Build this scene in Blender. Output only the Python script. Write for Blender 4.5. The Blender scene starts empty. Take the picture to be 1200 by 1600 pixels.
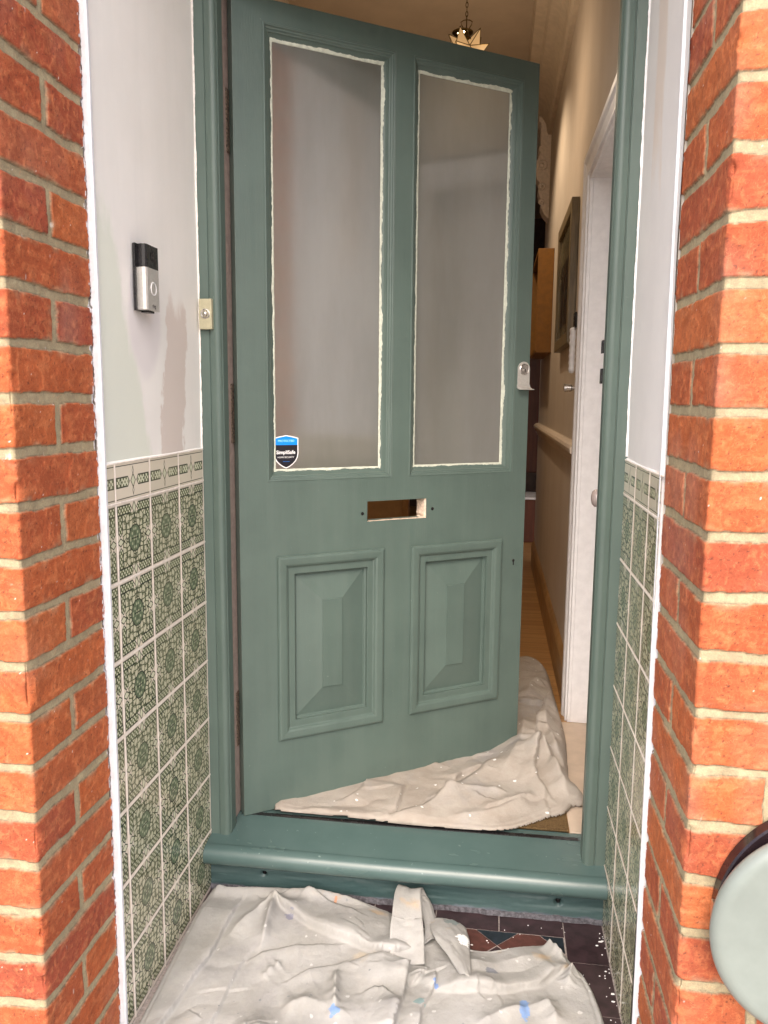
import bpy, bmesh, math, random
import numpy as np
from mathutils import Vector, Matrix
R = math.radians
random.seed(5)
SC = bpy.context.scene

# ------------------------------------------------------------------ camera
cam_d = bpy.data.cameras.new("camera"); cam = bpy.data.objects.new("camera", cam_d)
SC.collection.objects.link(cam); SC.camera = cam
cr, cu, cf = (0.99054862, 0.13686079, 0.00908661), (-0.02810067, 0.1376478, 0.99008254), (-0.13425272, 0.98098023, -0.14019272)
M = Matrix.Identity(4)
for i in range(3):
    M[i][0] = cr[i]; M[i][1] = cu[i]; M[i][2] = -cf[i]
M[0][3], M[1][3], M[2][3] = 0.70897, -1.88221, 0.12467
cam.matrix_world = M
cam_d.sensor_fit = 'VERTICAL'; cam_d.sensor_height = 24.0; cam_d.sensor_width = 18.0
cam_d.lens = 1244.04 / 1600 * 24.0
cam_d.clip_start = 0.02; cam_d.clip_end = 400
SC.render.resolution_x = 768; SC.render.resolution_y = 1024

# ------------------------------------------------------------------ sky, sun, exposure
SUN_EL, SUN_AZ = 46.0, -178.0      # degrees; azimuth measured from +y towards +x
w = bpy.data.worlds.new("World"); SC.world = w; w.use_nodes = True
nt = w.node_tree; bg = nt.nodes['Background']
sky = nt.nodes.new('ShaderNodeTexSky'); sky.sky_type = 'NISHITA'; sky.sun_disc = False
sky.sun_elevation = R(SUN_EL); sky.sun_rotation = R(SUN_AZ)
sky.air_density = 0.75; sky.dust_density = 5.0; sky.ozone_density = 1.0
nt.links.new(sky.outputs[0], bg.inputs[0]); bg.inputs[1].default_value = 0.15
sd = bpy.data.lights.new("sun", 'SUN'); sun = bpy.data.objects.new("sun", sd); SC.collection.objects.link(sun)
sd.energy = 0.5; sd.angle = R(80.0); sd.color = (1.0, 0.955, 0.89)
sdir = Vector((math.sin(R(SUN_AZ)) * math.cos(R(SUN_EL)), math.cos(R(SUN_AZ)) * math.cos(R(SUN_EL)), math.sin(R(SUN_EL))))
sun.rotation_euler = sdir.to_track_quat('Z', 'Y').to_euler()
sun.location = (0, -6, 6)
SC.view_settings.view_transform = 'Standard'; SC.view_settings.look = 'None'
SC.view_settings.exposure = 1.38; SC.view_settings.gamma = 1.0; SC.view_settings.use_curve_mapping = False
SC.cycles.max_bounces = 8; SC.cycles.diffuse_bounces = 5; SC.cycles.glossy_bounces = 4; SC.cycles.transmission_bounces = 6
SC.cycles.sample_clamp_indirect = 4.0

# ------------------------------------------------------------------ node helper
class NG:
    def __init__(s, name, rough=0.5, spec=0.5):
        s.m = bpy.data.materials.new(name); s.m.use_nodes = True
        s.t = s.m.node_tree; s.b = s.t.nodes['Principled BSDF']
        s.out = s.t.nodes['Material Output']
        s.b.inputs['Roughness'].default_value = rough
        s.b.inputs['Specular IOR Level'].default_value = spec
    def n(s, kind): return s.t.nodes.new(kind)
    def put(s, sock, v):
        if isinstance(v, E_): v = v.s
        if isinstance(v, bpy.types.NodeSocket): s.t.links.new(v, sock)
        else:
            if isinstance(v, (tuple, list)) and len(v) == 3 and sock.type == 'RGBA': v = (*v, 1)
            sock.default_value = v
    def math(s, op, *a, clamp=False):
        nd = s.n('ShaderNodeMath'); nd.operation = op; nd.use_clamp = clamp
        for i, x in enumerate(a): s.put(nd.inputs[i], x)
        return E_(s, nd.outputs[0])
    def coord(s, which='Object'):
        return s.n('ShaderNodeTexCoord').outputs[which]
    def xyz(s, which='Object'):
        if which == 'Pos':
            sp = s.n('ShaderNodeSeparateXYZ'); s.t.links.new(s.n('ShaderNodeNewGeometry').outputs['Position'], sp.inputs[0]); return [E_(s, o) for o in sp.outputs]
        sp = s.n('ShaderNodeSeparateXYZ'); s.t.links.new(s.coord(which), sp.inputs[0])
        return [E_(s, o) for o in sp.outputs]
    def mapped(s, scale=(1, 1, 1), which='Object', rot=(0, 0, 0), loc=(0, 0, 0)):
        mp = s.n('ShaderNodeMapping'); s.t.links.new(s.coord(which), mp.inputs[0])
        mp.inputs['Scale'].default_value = scale; mp.inputs['Rotation'].default_value = rot; mp.inputs['Location'].default_value = loc
        return mp.outputs[0]
    def noise(s, scale, detail=4, rough=.55, vec=None, dist=0, stretch=None, col=False):
        nd = s.n('ShaderNodeTexNoise'); nd.inputs['Scale'].default_value = scale
        nd.inputs['Detail'].default_value = detail; nd.inputs['Roughness'].default_value = rough
        nd.inputs['Distortion'].default_value = dist
        s.t.links.new(vec if vec is not None else s.mapped(stretch or (1, 1, 1)), nd.inputs['Vector'])
        return E_(s, nd.outputs[1 if col else 0])
    def vor(s, scale, feature='F1', vec=None, out=0, rnd=1.0):
        nd = s.n('ShaderNodeTexVoronoi'); nd.feature = feature; nd.inputs['Scale'].default_value = scale
        nd.inputs['Randomness'].default_value = rnd
        s.t.links.new(vec if vec is not None else s.mapped(), nd.inputs['Vector'])
        return E_(s, nd.outputs[out])
    def vec(s, x, y, z=0.0):
        nd = s.n('ShaderNodeCombineXYZ'); s.put(nd.inputs[0], x); s.put(nd.inputs[1], y); s.put(nd.inputs[2], z)
        return nd.outputs[0]
    def ramp(s, x, lo, hi):
        nd = s.n('ShaderNodeMapRange'); nd.interpolation_type = 'SMOOTHSTEP'
        s.put(nd.inputs[0], x); s.put(nd.inputs[1], lo); s.put(nd.inputs[2], hi)
        return E_(s, nd.outputs[0])
    def mix(s, f, a, b, mode='MIX'):
        nd = s.n('ShaderNodeMix'); nd.data_type = 'RGBA'; nd.blend_type = mode
        s.put(nd.inputs[0], f); s.put(nd.inputs[6], a); s.put(nd.inputs[7], b)
        return nd.outputs[2]
    def bump(s, h, strength=.3, dist=.002, prev=None):
        nd = s.n('ShaderNodeBump'); nd.inputs['Strength'].default_value = strength; nd.inputs['Distance'].default_value = dist
        s.put(nd.inputs['Height'], h)
        if prev is not None: s.t.links.new(prev, nd.inputs['Normal'])
        s.t.links.new(nd.outputs[0], s.b.inputs['Normal'])
        return nd.outputs[0]
    def base(s, c): s.put(s.b.inputs['Base Color'], c)
    def rough(s, r): s.put(s.b.inputs['Roughness'], r)
class E_:
    def __init__(s, g, sock): s.g = g; s.s = sock
    def __add__(s, o): return s.g.math('ADD', s, o)
    __radd__ = __add__
    def __mul__(s, o): return s.g.math('MULTIPLY', s, o)
    __rmul__ = __mul__
    def __sub__(s, o): return s.g.math('SUBTRACT', s, o)
    def __rsub__(s, o): return s.g.math('SUBTRACT', o, s)
    def __truediv__(s, o): return s.g.math('DIVIDE', s, o)
    def __neg__(s): return s.g.math('MULTIPLY', s, -1.0)
    def __abs__(s): return s.g.math('ABSOLUTE', s)
    def mx(s, o): return s.g.math('MAXIMUM', s, o)
    def mn(s, o): return s.g.math('MINIMUM', s, o)
    def lt(s, o): return s.g.math('LESS_THAN', s, o)
    def gt(s, o): return s.g.math('GREATER_THAN', s, o)
    def fract(s): return s.g.math('FRACT', s)
    def floor(s): return s.g.math('FLOOR', s)
    def sin(s): return s.g.math('SINE', s)

def simple(name, c, rough=.5, metal=0, spec=.5, nscale=60, namt=.12, bump=.0, stretch=None):
    g = NG(name, rough, spec)
    n = g.noise(nscale, 5, .6, stretch=stretch)
    lo = tuple(x * (1 - namt) for x in c); hi = tuple(min(1, x * (1 + namt)) for x in c)
    g.base(g.mix(g.ramp(n, .3, .7), lo, hi)); g.b.inputs['Metallic'].default_value = metal
    g.rough(g.ramp(g.noise(nscale * .4, 3), .2, .8) * .15 + (rough - .07))
    if bump: g.bump(n, bump, .001)
    return g.m

# ------------------------------------------------------------------ materials
def mat_green():
    g = NG('green_eggshell_paint', .38, .5)
    n = g.noise(5, 4, .6); st = g.noise(38, 5, .65, stretch=(1, 1, .05))
    fine = g.noise(260, 3, .6, stretch=(1, 1, .12))
    c = g.mix(g.ramp(n, .3, .7), (.082, .119, .103), (.096, .138, .119))
    c = g.mix(g.ramp(st, .35, .75) * .35, c, (.112, .152, .131))
    blot = g.ramp(g.noise(3.1, 3, .5, stretch=(1, 1, .5)), .62, .74)
    c = g.mix(blot * .25, c, (.078, .111, .094))
    speck = g.ramp(g.noise(90, 2, .5), .74, .78)
    c = g.mix(speck * .25, c, (.25, .30, .27))
    g.base(c); g.rough(.33 + .14 * g.ramp(st, .3, .7))
    g.bump(fine * .7 + st * .8 + g.noise(45, 3) * .7, .30, .0014)
    return g.m
def mat_sill():
    g = NG('green_gloss_paint', .3, .5)
    n = g.noise(9, 5, .6); st = g.noise(16, 4, .6, stretch=(.3, 1, 1))
    c = g.mix(g.ramp(n, .3, .7), (.068, .114, .108), (.080, .128, .121))
    sp = g.ramp(g.noise(70, 3, .6), .70, .74)
    c = g.mix(sp * .35, c, (.35, .44, .42))
    g.base(c); g.rough(.20 + .08 * g.ramp(st, .3, .7))
    g.bump(st * .4 + g.noise(60, 3) * .5, .16, .0012)
    return g.m
def mat_riser():
    g = NG('green_rough_paint', .45, .5)
    st = g.noise(28, 5, .65, stretch=(.08, 1, 1)); st2 = g.ramp(g.noise(60, 3, .6, stretch=(.05, 1, 1.3)), .70, .74)
    c = g.mix(g.ramp(st, .35, .7), (.038, .075, .075), (.062, .105, .103))
    c = g.mix(st2 * .6, c, (.24, .38, .38))
    x, y, z = g.xyz('Pos')
    lim = g.ramp(z + g.noise(30, 4) * .025, -1.131, -1.137)
    c = g.mix(lim, c, (.10, .12, .14))
    g.base(c); g.bump(st * .8 + g.noise(80, 4) * .6, .5, .003)
    return g.m
def mat_brick():
    g = NG('red_brick_and_mortar', .85, .3)
    at = g.n('ShaderNodeAttribute'); at.attribute_name = 'Col'
    n1 = g.noise(60, 6, .65, dist=1.2); n2 = g.noise(420, 4, .6)
    c = g.mix(g.ramp(n1, .3, .72), (.86, .84, .84), (1.12, 1.13, 1.10))
    base = g.mix(1.0, at.outputs['Color'], c, 'MULTIPLY')
    c2 = g.mix(g.ramp(n2, .3, .7), (.88, .88, .88), (1.1, 1.1, 1.1))
    base = g.mix(1.0, base, c2, 'MULTIPLY')
    lines = g.ramp(abs(g.noise(34, 3, .5, dist=2.0) - .5), .012, .0)
    base = g.mix(lines * .22, base, (.80, .36, .17))
    g.base(base)
    g.bump(n1 * .7 + n2 * .3, .55, .0018)
    return g.m
def mat_plaster(left):
    g = NG('patchy_primed_plaster', .75, .3)
    x, y, z = g.xyz()
    n = g.noise(4, 5, .6); nf = g.noise(14, 5, .65, stretch=(1, 1, .35)); nr = g.noise(40, 4, .6)
    if left:
        c = g.mix(g.ramp(n, .35, .65), (.87, .855, .81), (.91, .895, .855))
        st = g.noise(10, 4, .6, stretch=(1, 1.6, .12))
        c = g.mix(g.ramp(st, .45, .62) * .18, c, (.78, .78, .74))
        wob = (nf - .5) * .10 + (nr - .5) * .02
        # old pale sage paint: low and towards the street
        sage = g.ramp(-y + wob + (-z) * .33 + .0, .275, .305).mn(g.ramp(z + wob * 2, .50, .42))
        c = g.mix(sage * .9, c, (.76, .80, .70))
        # lilac filler round the bell
        d = ((y + .30) * (y + .30) * 2.2 + (z - .29) * (z - .29) * .8)
        c = g.mix(g.ramp(d + wob * .06, .016, .008), c, (.80, .77, .76))
        # darker pink brush patch
        cy = y + .155 + (z - .15) * (-.13)
        pk = g.ramp(abs(cy + wob * .9) - .058 + g.ramp(z, .28, .42) * .03, .004, -.004).mn(g.ramp(z + (nf - .5) * .25, .37, .31))
        c = g.mix(pk * .75, c, (.66, .57, .51))
    else:
        c = g.mix(g.ramp(n, .35, .65), (.76, .75, .745), (.81, .80, .79))
        pt = g.ramp(abs(y + .16 + (z - .75) * -.05 + (nf - .5) * .05) - .045, .012, -.012).mn(g.ramp(z + (nf - .5) * .3, .52, .66))
        c = g.mix(pk_ * .7, c, (.76, .67, .58)) if False else g.mix(pt * .75, c, (.74, .65, .57))
    g.base(c); g.bump(nf * .5 + nr * .4 + n, .16, .003)
    return g.m
def mat_tile(left, border):
    g = NG('patterned_glazed_tile', .16, .5)
    x, y, z = g.xyz('UV')
    cx = x.fract() - .5; a = abs(cx)
    CREAM, MID, DARK, GROUT = (.80, .72, .59), (.135, .155, .078), (.014, .019, .008), (.72, .60, .49)
    LT = (.68, .68, .50)
    L = .013
    def line(d, w=L): return g.ramp(abs(d), w, w * .45)
    if border:
        v = y - .5 * 0
        bb = abs(y - .25)
        q = bb
        d1 = (q - .060).mx(a - .465).mx(.105 + q * .75 - a)
        dd = a * 1.0 + q * .75 - .065
        leaf = a * 1.6 + abs(q - .125) * .62 - .034
        fill = g.ramp(d1, .002, -.002)
        wv = g.vor(26, vec=g.vec(a, q)); fl = ((a * 75).sin() * (q * 90 + 1.5).sin())
        inner = g.mix(g.ramp(fl + wv * 1.2, .35, .6), MID, LT)
        col = g.mix(fill, CREAM, inner)
        col = g.mix(g.ramp(dd, .002, -.002), col, LT)
        dark = line(d1).mx(line(dd)).mx(line(leaf)).mx(g.ramp(abs(q - .205), .008, .004))
        dark = dark.mx(g.ramp(abs(a - .34), .018, .006).mn(fill) * .8)
        gr = g.ramp(a, .476, .484).mx(g.ramp(bb, .232, .238) * .6)
    else:
        cy = y.fract() - .5; b = abs(cy)
        hb = abs(b - .402); vb = abs(a - .402)
        d1 = (hb - .056).mx(a - .461).mx(.072 + hb * .85 - a)
        d2 = (vb - .052).mx(b - .342).mx(.072 + vb * .85 - b)
        dh = a + hb * .62 - .052; dv = b + vb * .62 - .052
        rr = (a * a + b * b)
        r = g.math('SQRT', rr)
        oc = a.mx(b).mx((a + b) * .7071)
        med = oc * .55 + r * .45 - .172
        med2 = med + .045
        diag = abs(a - b)
        spoke = diag.mx(.150 - r).mx(r - .205)
        lk = a * .9 + abs(b - .245) * .55 - .036; lk2 = b * .9 + abs(a - .245) * .55 - .036
        ins = g.ramp(a.mx(b), .352, .347)
        wv = g.vor(12, 'DISTANCE_TO_EDGE', vec=g.vec(a * 1.0, b * 1.0, .3), rnd=.8)
        ring = (abs(g.vor(9, 'F1', vec=g.vec(a, b, 2.2), rnd=.55) - .33) - .05)
        scr = g.ramp(wv, .13, .05).mx(g.ramp(abs(ring), .05, .02) * .9)
        # mirror-symmetric arabesque field
        field = g.mix(scr, (.62, .60, .43), (.075, .09, .042))
        col = g.mix(ins, CREAM, field)
        fl = ((a * 82).sin() * (b * 82).sin()); fl = fl + g.noise(30, 2, vec=g.vec(a, b, 4)) * .6
        bandin = g.mix(g.ramp(fl, .45, .62), MID, LT)
        bands = g.ramp(d1.mn(d2), .002, -.002)
        col = g.mix(bands, col, bandin)
        col = g.mix(g.ramp(dh.mn(dv), .002, -.002), col, LT)
        m2 = g.ramp(((a * 60).sin() * (b * 60 + .7).sin()), .35, .55)
        medc = g.mix(m2 * .8, (.125, .165, .095), (.48, .50, .33))
        cross = g.ramp((a.mn(b)), .012, .004).mn(g.ramp(r, .10, .09))
        medc = g.mix(cross, medc, DARK)
        col = g.mix(g.ramp(med, .003, -.003), col, medc)
        dark = line(d1).mx(line(d2)).mx(line(dh)).mx(line(dv)).mx(line(med, .013)).mx(line(lk, .008)).mx(line(lk2, .008))
        dark = dark.mx(g.ramp(spoke, .012, .004))
        dark = dark.mx(g.ramp(abs(a - .345), .006, .002).mn(bands).mn(g.ramp(b - .335, -.01, .01)))
        gr = g.ramp(a.mx(b), .474, .482)
    col = g.mix(dark * .93, col, DARK)
    if not left:
        col = g.mix(g.ramp(x, 1.9, 2.0) * .22, col, (.45, .42, .26))
    # age: each tile its own tone, fine print wear
    tid = g.noise(1.0, 0, vec=g.vec(x.floor() * 7.3, y.floor() * 5.1, 1.7))
    col = g.mix(g.ramp(tid, .3, .7) * .22, col, (.30, .29, .18))
    wob = g.noise(60, 4, .6)
    col = g.mix(gr, col, g.mix(g.ramp(wob, .3, .7), (.74, .66, .56), (.88, .79, .70)))
    g.base(col); g.rough(.14 + gr * .5 + g.ramp(wob, .45, .7) * .08)
    g.bump(g.noise(12, 3) * .25 - gr * .6 + g.noise(1.2, 0, vec=g.vec(x.floor() * 3.3, y.floor() * 9.1, 5.)) * 0, .35, .0015)
    return g.m
def mat_cloth(warm):
    g = NG('cotton_drop_cloth', .92, .2)
    x, y, z = g.xyz('Pos')
    n = g.noise(7, 6, .62); n2 = g.noise(28, 5, .6); weave = g.noise(900, 2, .6)
    if warm: c = g.mix(g.ramp(n, .3, .7), (.33, .285, .24), (.41, .37, .325))
    else: c = g.mix(g.ramp(n, .3, .7), (.315, .308, .285), (.405, .40, .385))
    c = g.mix(g.ramp(n2, .5, .75) * .3, c, (.40, .37, .32))
    ru = g.ramp(g.noise(5.5, 4, .6, vec=g.mapped(loc=(3, 1, 0))), .66, .72)
    c = g.mix(ru * .45, c, (.50, .40, .27))
    c = g.mix(g.ramp(g.noise(4.5, 5, .65, vec=g.mapped(loc=(9, 2, 0))), .5, .68) * .5, c, (.28, .275, .275))
    c = g.mix(g.ramp(weave, .3, .7) * .12, c, (.3, .29, .27))
    # paint flecks: dark, white, blue
    v = g.vor(38, vec=g.mapped(loc=(.3, .2, .1)))
    reg = g.ramp(g.noise(7, 2, vec=g.mapped(loc=(5, 5, 5))), .52, .6)
    c = g.mix(g.ramp(v + g.noise(160, 3) * .25, .24, .19) * reg * .6, c, (.16, .18, .2))
    c = g.mix(g.ramp(g.vor(24, vec=g.mapped(loc=(1.7, 2.2, 0))) + g.noise(70, 3) * .5, .35, .30) * (.8 if warm else .3), c, (.88, .88, .87))
    if not warm:
        for bx, by, sx, sy, cc in ((.806, -.338, .012, .034, (.16, .28, .52)), (.415, -.425, .012, .012, (.16, .28, .52)), (.617, -.300, .007, .007, (.16, .26, .50)),
                                   (.585, -.355, .012, .010, (.20, .30, .30)), (.640, -.105, .020, .014, (.22, .27, .27)), (.345, -.06, .004, .012, (.45, .22, .12)),
                                   (.672, -.175, .018, .022, (.9, .9, .9)), (.735, -.245, .016, .010, (.18, .19, .22)), (.245, -.14, .012, .010, (.2, .2, .26))):
            dx = (x - bx) / sx; dy = (y - by) / sy
            d = dx * dx + dy * dy + (g.noise(90, 3, .6) - .5) * 3.4
            c = g.mix(g.ramp(d, 1.0, .6) * .85, c, cc)
        br = g.ramp(abs(y + .045 - (x - .30) * -.25) + n2 * .02, .034, .012) * g.ramp(g.noise(16, 3), .5, .66)
        c = g.mix(br * .5, c, (.50, .33, .16))
    g.base(c)
    g.bump(weave * .5 + g.noise(120, 4, .65) * .8 + g.noise(38, 5, .6) * 1.6, .45, .003)
    return g.m
def mat_glass():
    g = NG('frosted_door_glass', .35, .6)
    x, y, z = g.xyz()
    st = g.noise(5, 5, .6, stretch=(1, 1, .35)); st2 = g.noise(16, 4, .6, stretch=(1, 1, .12))
    c = g.mix(g.ramp(st, .35, .7), (.205, .206, .182), (.26, .262, .235))
    g.base(g.mix(g.ramp(st2, .45, .75) * .25, c, (.31, .315, .295)))
    g.b.inputs['Transmission Weight'].default_value = .45
    g.rough(.42 + .2 * g.ramp(st, .3, .7))
    g.b.inputs['Coat Weight'].default_value = 1.0; g.b.inputs['Coat Roughness'].default_value = .12
    g.b.inputs['Coat IOR'].default_value = 3.1
    g.b.inputs['IOR'].default_value = 1.45
    return g.m
def mat_wood_floor():
    g = NG('orange_wood_floor', .35, .5)
    x, y, z = g.xyz()
    row = (y / .075).floor(); ed = abs((y / .075).fract() - .5)
    n = g.noise(9, 5, .6, stretch=(.3, 6, 1)); id_ = g.noise(1, 0, vec=g.vec(row * 3.7, (x / .9 + row * .37).floor() * 2.1, 0))
    c = g.mix(g.ramp(n, .3, .7), (.34, .17, .055), (.46, .26, .10))
    c = g.mix(g.ramp(id_, .3, .7) * .5, c, (.28, .13, .04))
    c = g.mix(g.ramp(ed, .475, .495), c, (.06, .03, .012))
    g.base(c); return g.m
def mat_mat():
    g = NG('coir_mat', .95, .1)
    n = g.noise(220, 4, .7); c = g.mix(g.ramp(n, .3, .7), (.085, .05, .022), (.20, .13, .06))
    c = g.mix(g.ramp(g.noise(12, 4), .4, .7) * .5, c, (.24, .15, .07))
    g.base(c); g.bump(n, 1.0, .004); return g.m
def mat_wall_hall():
    g = NG('warm_hall_plaster', .8, .3)
    n = g.noise(3, 4, .6); st = g.noise(9, 3, .5, stretch=(1, 1, .08))
    c = g.mix(g.ramp(n, .3, .7), (.55, .475, .395), (.60, .525, .445))
    c = g.mix(g.ramp(st, .5, .7) * .2, c, (.50, .41, .31))
    g.base(c); g.bump(g.noise(40, 4), .1, .002); return g.m

MG = mat_green(); MS = mat_sill(); MR = mat_riser(); MB = mat_brick()
MPL = mat_plaster(True); MPR = mat_plaster(False)
MW = simple('white_gloss_paint', (.82, .80, .79), .4, nscale=30, namt=.05, bump=.15)
MBEAD = simple('fresh_white_paint', (.72, .73, .76), .45, nscale=60, namt=.06, bump=.3)
MEDGE = simple('cream_undercoat_edge', (.58, .61, .51), .6, nscale=90, namt=.12, bump=.5)
MGL = mat_glass(); MWF = mat_wood_floor(); MMAT = mat_mat(); MHW = mat_wall_hall()
MCEIL = simple('hall_ceiling_paint', (.50, .42, .33), .85, nscale=6, namt=.06, bump=.1)
MCORN = simple('cornice_paint', (.62, .53, .42), .8, nscale=20, namt=.08)
MBARE = simple('bare_cut_wood', (.72, .58, .46), .85, nscale=160, namt=.22, bump=.6)
MLIN = simple('pinkish_lining', (.38, .29, .25), .8, nscale=60, namt=.12, bump=.3)
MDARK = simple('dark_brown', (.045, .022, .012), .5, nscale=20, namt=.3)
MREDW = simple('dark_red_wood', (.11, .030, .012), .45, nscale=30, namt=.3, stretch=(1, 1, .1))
MBLK = simple('black_plastic', (.012, .011, .012), .25, nscale=100, namt=.2)
MSIL = simple('satin_nickel', (.66, .64, .60), .40, metal=.6, nscale=200, namt=.06)
MCHR = simple('worn_chrome', (.55, .52, .49), .28, metal=1, nscale=120, namt=.15)
MBELL = simple('pale_gold_plastic', (.42, .39, .26), .35, nscale=120, namt=.05)
MHINGE = simple('rusty_painted_hinge', (.12, .085, .06), .7, nscale=180, namt=.9, bump=.8)
MGOLD = simple('ochre_painted_wood', (.22, .092, .008), .55, nscale=40, namt=.12)
MFRM = simple('bronze_picture_frame', (.20, .15, .08), .45, nscale=90, namt=.3, bump=.3, stretch=(1, 1, .1))
MPIC = simple('dim_picture_print', (.10, .085, .05), .2, nscale=14, namt=.6)
MCORB = simple('white_plaster_moulding', (.78, .70, .62), .8, nscale=60, namt=.1, bump=.3)
MSKIRT = simple('varnished_pine_skirting', (.34, .19, .075), .4, nscale=30, namt=.2, stretch=(1, .1, 1))
MBEIGE = simple('beige_floor_sheet', (.56, .45, .35), .7, nscale=14, namt=.08, bump=.2)
MSAGE = simple('pale_sage_enamel', (.215, .248, .225), .36, nscale=7, namt=.10, bump=.25)
MPLUM = simple('dark_plum_enamel', (.018, .011, .013), .25, nscale=60, namt=.2)
MTP = simple('plum_black_floor_tile', (.036, .020, .023), .38, nscale=40, namt=.35, bump=.2)
MTR = simple('red_floor_tile', (.085, .032, .025), .5, nscale=60, namt=.25, bump=.2)
MTB = simple('blue_black_floor_tile', (.015, .021, .028), .45, nscale=60, namt=.3, bump=.2)
MGROUT = simple('floor_grout', (.30, .26, .24), .9, nscale=150, namt=.25, bump=.5)
MWHITE = simple('white_paint_fleck', (.85, .85, .84), .6, nscale=60, namt=.04)
MPAVE = simple('concrete_paving', (.50, .47, .42), .9, nscale=6, namt=.15, bump=.4)
MSTK_W = simple('sticker_white', (.88, .88, .88), .4, namt=.02)
MSTK_B = simple('sticker_blue', (.0, .26, .92), .4, namt=.03)
MSTK_K = simple('sticker_black', (.010, .009, .015), .4, namt=.1)
MSTK_C = simple('sticker_cyan', (.35, .80, .95), .4, namt=.03)
def emis(name, c, e, base=(.8, .7, .5)):
    g = NG(name, .4); g.base(base); g.b.inputs['Emission Color'].default_value = (*c, 1); g.b.inputs['Emission Strength'].default_value = e; return g.m
MBULB = emis('lit_downlight_lens', (1, .72, .38), 14)
MSTAR = emis('lit_star_glass', (1, .60, .26), .16, (.60, .46, .28))
MBRASS = simple('aged_brass', (.16, .11, .04), .4, metal=1, nscale=90, namt=.3)

# ------------------------------------------------------------------ object helpers
def link(o, parent=None, label=None, cat=None, group=None, kind=None):
    if o.name not in SC.collection.objects: SC.collection.objects.link(o)
    if parent: o.parent = parent
    if label: o['label'] = label
    if cat: o['category'] = cat
    if group: o['group'] = group
    if kind: o['kind'] = kind
    return o
def empty(name, loc, rz=0, label=None, cat=None, group=None):
    o = bpy.data.objects.new(name, None); o.location = loc; o.rotation_euler = (0, 0, rz); o.empty_display_size = .05
    return link(o, None, label, cat, group)
def mesh(name, vs, fs, mat, parent=None, smooth=False, bevel=0, world=False, solid=0, **kw):
    me = bpy.data.meshes.new(name); me.from_pydata([tuple(map(float, v)) for v in vs], [], fs); me.update()
    bm = bmesh.new(); bm.from_mesh(me); bmesh.ops.recalc_face_normals(bm, faces=bm.faces); bm.to_mesh(me); bm.free()
    if smooth: me.shade_smooth()
    o = bpy.data.objects.new(name, me)
    for m in (mat if isinstance(mat, list) else [mat]): me.materials.append(m)
    if bevel:
        b = o.modifiers.new('bevel', 'BEVEL'); b.width = bevel; b.segments = 2; b.limit_method = 'ANGLE'
    if world and parent is not None:
        pm = Matrix.Translation(parent.location) @ parent.rotation_euler.to_matrix().to_4x4()
        me.transform(pm.inverted())
    return link(o, parent, **kw)
class Geo:
    def __init__(s): s.v = []; s.f = []
    def add(s, vs, fs):
        k = len(s.v); s.v += [tuple(v) for v in vs]; s.f += [tuple(i + k for i in f) for f in fs]; return s
    def box(s, a, b):
        x0, y0, z0 = a; x1, y1, z1 = b
        return s.add([(x0, y0, z0), (x1, y0, z0), (x1, y1, z0), (x0, y1, z0), (x0, y0, z1), (x1, y0, z1), (x1, y1, z1), (x0, y1, z1)],
                     [(0, 3, 2, 1), (4, 5, 6, 7), (0, 1, 5, 4), (1, 2, 6, 5), (2, 3, 7, 6), (3, 0, 4, 7)])
    def extr(s, poly, axis, a, b, segs=1, wob=None):
        """closed 2-D polygon swept along an axis; poly given in the other two axes"""
        n = len(poly); vs = []
        for k in range(segs + 1):
            t = a + (b - a) * k / segs
            for i, (p, q) in enumerate(poly):
                if wob: p, q = wob(p, q, t)
                vs.append({'z': (p, q, t), 'x': (t, p, q), 'y': (p, t, q)}[axis])
        fs = [tuple(range(n))[::-1], tuple(segs * n + i for i in range(n))]
        for k in range(segs):
            for i in range(n):
                j = (i + 1) % n; fs.append((k * n + i, k * n + j, (k + 1) * n + j, (k + 1) * n + i))
        return s.add(vs, fs)
    def lathe(s, prof, centre, axis=(0, 0, 1), seg=32):
        ax = Vector(axis).normalized(); q = ax.to_track_quat('Z', 'Y').to_matrix(); c = Vector(centre); n = len(prof); vs = []
        for k in range(seg):
            t = 2 * math.pi * k / seg
            for r, h in prof: vs.append(tuple(c + q @ Vector((r * math.cos(t), r * math.sin(t), h))))
        fs = []
        for k in range(seg):
            k2 = (k + 1) % seg
            for i in range(n - 1): fs.append((k * n + i, k2 * n + i, k2 * n + i + 1, k * n + i + 1))
        return s.add(vs, fs)
    def tube(s, pts, r, seg=8):
        pts = [Vector(p) for p in pts]; vs = []; n = len(pts)
        for i, p in enumerate(pts):
            d = (pts[min(i + 1, n - 1)] - pts[max(i - 1, 0)]).normalized(); q = d.to_track_quat('Z', 'Y').to_matrix()
            for k in range(seg):
                t = 2 * math.pi * k / seg; vs.append(tuple(p + q @ Vector((r * math.cos(t), r * math.sin(t), 0))))
        fs = [(i * seg + k, i * seg + (k + 1) % seg, (i + 1) * seg + (k + 1) % seg, (i + 1) * seg + k) for i in range(n - 1) for k in range(seg)]
        fs += [tuple(range(seg))[::-1], tuple((n - 1) * seg + k for k in range(seg))]
        return s.add(vs, fs)
    def ringrect(s, x0, x1, z0, z1, prof):
        """mitred moulding swept round a rectangle in the door plane; prof = (inset, depth) pairs"""
        vs = []
        for d, n in prof: vs += [(x0 + d, n, z0 + d), (x1 - d, n, z0 + d), (x1 - d, n, z1 - d), (x0 + d, n, z1 - d)]
        fs = [(k * 4 + i, k * 4 + (i + 1) % 4, (k + 1) * 4 + (i + 1) % 4, (k + 1) * 4 + i) for k in range(len(prof) - 1) for i in range(4)]
        return s.add(vs, fs)
    def make(s, name, mat, parent=None, **kw): return mesh(name, s.v, s.f, mat, parent, **kw)

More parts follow.
